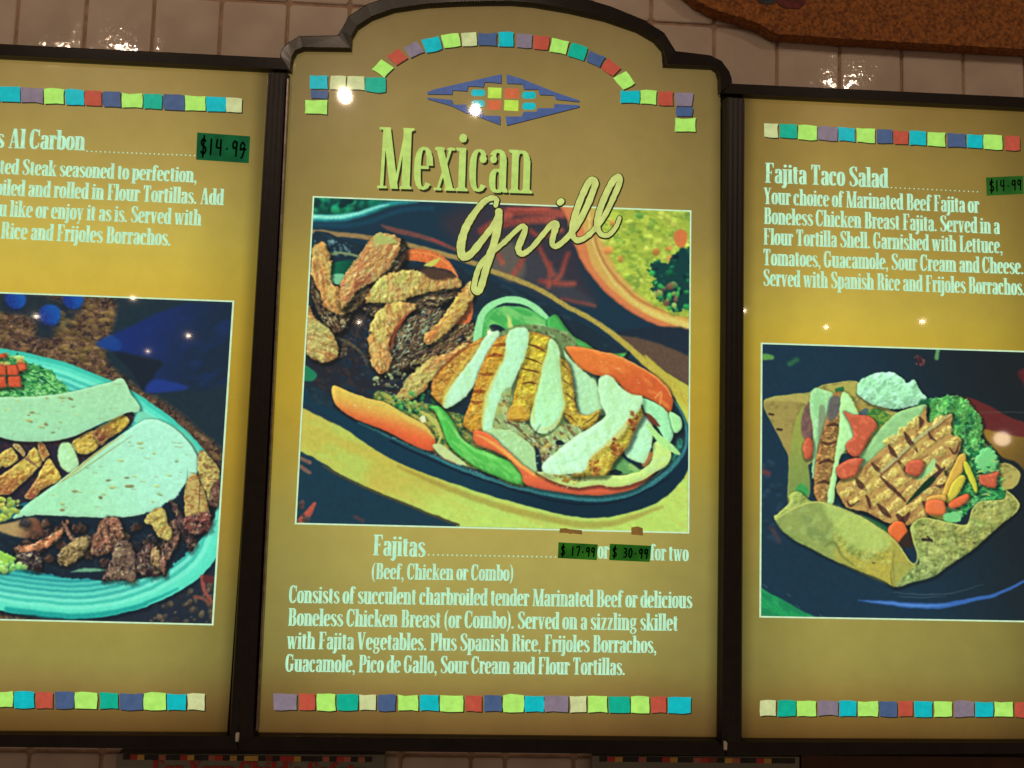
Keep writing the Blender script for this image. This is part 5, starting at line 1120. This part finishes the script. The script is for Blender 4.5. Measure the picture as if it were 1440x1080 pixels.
dots(1253,264,1374,270,20,.0011,M_txt,RB)

# --- small clips at the rail joints
for (x, y), T_ in (((334,1036),LB),((1020,1048),CB)):
    m = MB(); c = P(x, y, -.0255); w2, h2 = .0024, .006
    m.slab([(c[0]-w2,c[2]-h2),(c[0]+w2*.8,c[2]-h2*1.1),(c[0]+w2,c[2]+h2*.7),(c[0]+w2*.3,c[2]+h2),(c[0]-w2,c[2]+h2*.9)], -.0275, -.0235)
    m.build('rail_clip', M_clip, T_)

# ------------------------------------------------------------------ handwritten price labels stuck on the boards
INK = surf('black_marker_ink', (4,5,4), (8,10,7), 80, .8, spec=.05)
HW = {'$': [[(.8,.85),(.45,1),(.15,.8),(.3,.55),(.75,.45),(.85,.2),(.5,0),(.1,.15)],[(.55,1.2),(.4,-.2)]], '1': [[(.45,1),(.4,0)]], '4': [[(.15,1),(.1,.5),(.8,.5)],[(.75,1),(.7,0)]],
      '9': [[(.8,.8),(.5,1),(.2,.8),(.3,.5),(.75,.65),(.8,.9),(.72,0)]], '7': [[(.1,.95),(.85,1),(.45,0)]], '3': [[(.2,.95),(.7,.95),(.75,.7),(.4,.52),(.8,.4),(.75,.08),(.2,.03)]], '0': [[(.5,1),(.2,.7),(.2,.25),(.5,0),(.8,.3),(.8,.75),(.5,1)]],
      '.': [[(.45,.42),(.5,.46)]], ',': [[(.5,.15),(.4,-.1)]], 'Q': [[(.8,.75),(.45,.95),(.15,.7),(.3,.45),(.8,.6),(.5,.0),(.3,-.1)],[(.1,.45),(1.0,.5)]]}
def price_label(quad, txt, label, mat, u0=.06, u1=.95, lw=.0014, hh=(.22,.78)):
    q = [P(a, b) for a, b in quad]; base = (q[2]+q[3])/2
    T_ = thing('price_label', (base[0], -.004, base[2]), label, 'price label')
    m = MB(); e = [(p[0], p[2]) for p in q][::-1]; m.slab(e, -.0052, -.0044); m.build('paper', mat, T_)
    n = len(txt)
    for i, ch in enumerate(txt):
        if ch == ' ': continue
        for st in HW[ch]:
            pts = []
            for x, y in st:
                u = u0+(u1-u0)*(i+x*.8+.1)/n; v = 1-(hh[0]+(hh[1]-hh[0])*y)
                a = np.array(quad[0])+(np.array(quad[1])-np.array(quad[0]))*u; b = np.array(quad[3])+(np.array(quad[2])-np.array(quad[3]))*u
                pts.append(tuple(a+(b-a)*v))
            ribbon(pts, lw, INK, 'handwriting', T_, -.0056)
    return T_
NG1 = note_mat((2,70,38),(6,92,50),.9); NG2 = note_mat((22,78,18),(44,104,24),.85); NG3 = note_mat((26,80,26),(44,100,34),.8)
price_label([(279,188),(353,193.5),(351,231),(277.5,226)], '$14.9Q', 'large dark green price label reading 14.99 on the left menu board', NG1, lw=.0030)
price_label([(785,762),(840,765),(838.5,787),(784,784)], '$ 17.99', 'green price label reading 17.99 under the fajitas photo', NG2, lw=.0024)
price_label([(857,764),(915,767),(912.5,789.5),(856,787)], '$ 30.99', 'green price label reading 30.99 just before the words for two', NG2, lw=.0024)
price_label([(1384,251),(1436,248.5),(1436.5,274),(1385,276.5)], '$14.99', 'green price label reading 14.99 on the right menu board', NG3, lw=.0024)
MT_ = note_mat((120,84,40),(156,112,56),.7)
for q, l in (([(787,743),(796,742.5),(800,744),(818,745.5),(818.5,751.5),(806,750),(801,751),(799,749.5),(786.5,749)], 'thin torn strip of brown tape above the 17.99 label'),
             ([(887.5,741.5),(896,740),(903.5,742.5),(904,753),(887.5,751.5)], 'short square scrap of brown tape above the 30.99 label')):
    m = MB(); m.slab([(P(a,b)[0], P(a,b)[2]) for a, b in q][::-1], -.0018, -.0012); o = m.build('tape_scrap', MT_); tag(o, l, 'tape')

# ------------------------------------------------------------------ painted board above on the right, lower signs, wood panel
card = [(900,-200),(930,-40),(980,0),(1003,13),(1047,26),(1073,36),(1093,47),(1130,50),(1177,53.5),(1235,57),(1293,60.5),(1360,64),(1440,69),(1600,79),(1600,-200)]
m = MB(); yb = YW-.03; e = []
for i in range(len(card)-2):
    a, b = np.array(card[i]), np.array(card[i+1]); R = random.Random(i)
    for k in range(6): e.append(tuple(a+(b-a)*k/6+np.array((0, R.uniform(-.8,.8)))))
e += [card[-2], card[-1]]
m.slab([(P(a,b,yb)[0], P(a,b,yb)[2]) for a, b in e][::-1], yb, YW-.004)
PB = m.build('painted_board', M_card); tag(PB, 'rust orange rough painted board hung on the tiles above the right menu board', 'board')
def blot(px, r, col, name):
    c = P(*px, yb); m = MB(); m.slab([(c[0]+r[0]*(1+.12*math.sin(3*a))*math.cos(a), c[2]+r[1]*(1+.1*math.cos(2*a))*math.sin(a)) for a in [k/20*2*math.pi for k in range(20)]], yb-.0012, yb+.001)
    m.build(name, surf('brushed_paint', col, tuple(int(v*.6) for v in col), 60, .7, 0, .5, 200), PB)
blot((1078,-2), (.019,.012), (58,66,78), 'painted_spot'); blot((1112,4), (.026,.012), (120,46,44), 'painted_petal')

SG = surf('grey_printed_card', (120,124,112), (134,136,124), 10, .5); SR = surf('red_ink', (200,42,34), (180,34,30), 40, .5)
SQ = [surf('sign_ink', c, tuple(int(v*.85) for v in c), 30, .5) for c in ((30,30,34),(214,60,50),(232,190,90),(40,44,48),(206,120,100),(150,60,50))]
def low_sign(x0, x1, y, pat, label):
    yy = .03; a, b = P(x0, y, yy), P(x1, y+1.5, yy); T_ = thing('lower_sign', (a[0]/2+b[0]/2, yy, a[2]-.42), label, 'sign')
    m = MB(); m.slab([(a[0],a[2]-.42),(b[0],a[2]-.42),(b[0],b[2]),(a[0],a[2])], yy, yy+.02); m.build('card', SG, T_)
    for i, (u0, u1, k) in enumerate(pat):
        p, q = P(u0, y-1, yy), P(u1, y-1, yy); m = MB(); m.slab([(p[0],a[2]-.0085),(q[0],a[2]-.0082),(q[0],a[2]-.0005),(p[0],a[2]-.0008)], yy-.0012, yy-.0002); m.build('colour_block', SQ[k], T_)
    return T_
pat = []
R = random.Random(3); x = 174
for k in (0,1,2,0,0,4,3,0,1,2,0,3,4,1,0,2,0,2,2,0,5,0,1,1,2,0,0,3,4,0,1,4,0,4,0,3):
    pat.append((x, x+9.6, k)); x += 10
s1 = low_sign(164, 541, 1060, [p for p in pat if p[1] < 530], 'grey sign with red lettering For Your Child\'s Safety below the left and middle boards')
o = lettering("For Your Child's Safety", 200, 1107, 510, 1110, 26, SR, s1, y=.0288, fat=1)
pat = []; x = 843
for k in (0,1,2,0,0,4,0,0,1,2,0,3,4,1,5,0,2,4,0,3,1,2,0,3,0): pat.append((x, x+10.6, k)); x += 11
s2 = low_sign(833, 1124, 1063, pat, 'grey sign with a coloured block edge below the middle and right boards')
m = MB(); a, b = P(1127, 1062, .03), P(1700, 1062, .03); m.box(a[0], b[0], .03, YW-.005, a[2]-.5, a[2]); m = m.build('wood_panel', surf('dark_brown_wood', (60,36,14), (84,52,22), 12, .6)); tag(m, 'dark brown wood panel on the wall below the right menu board', 'panel')
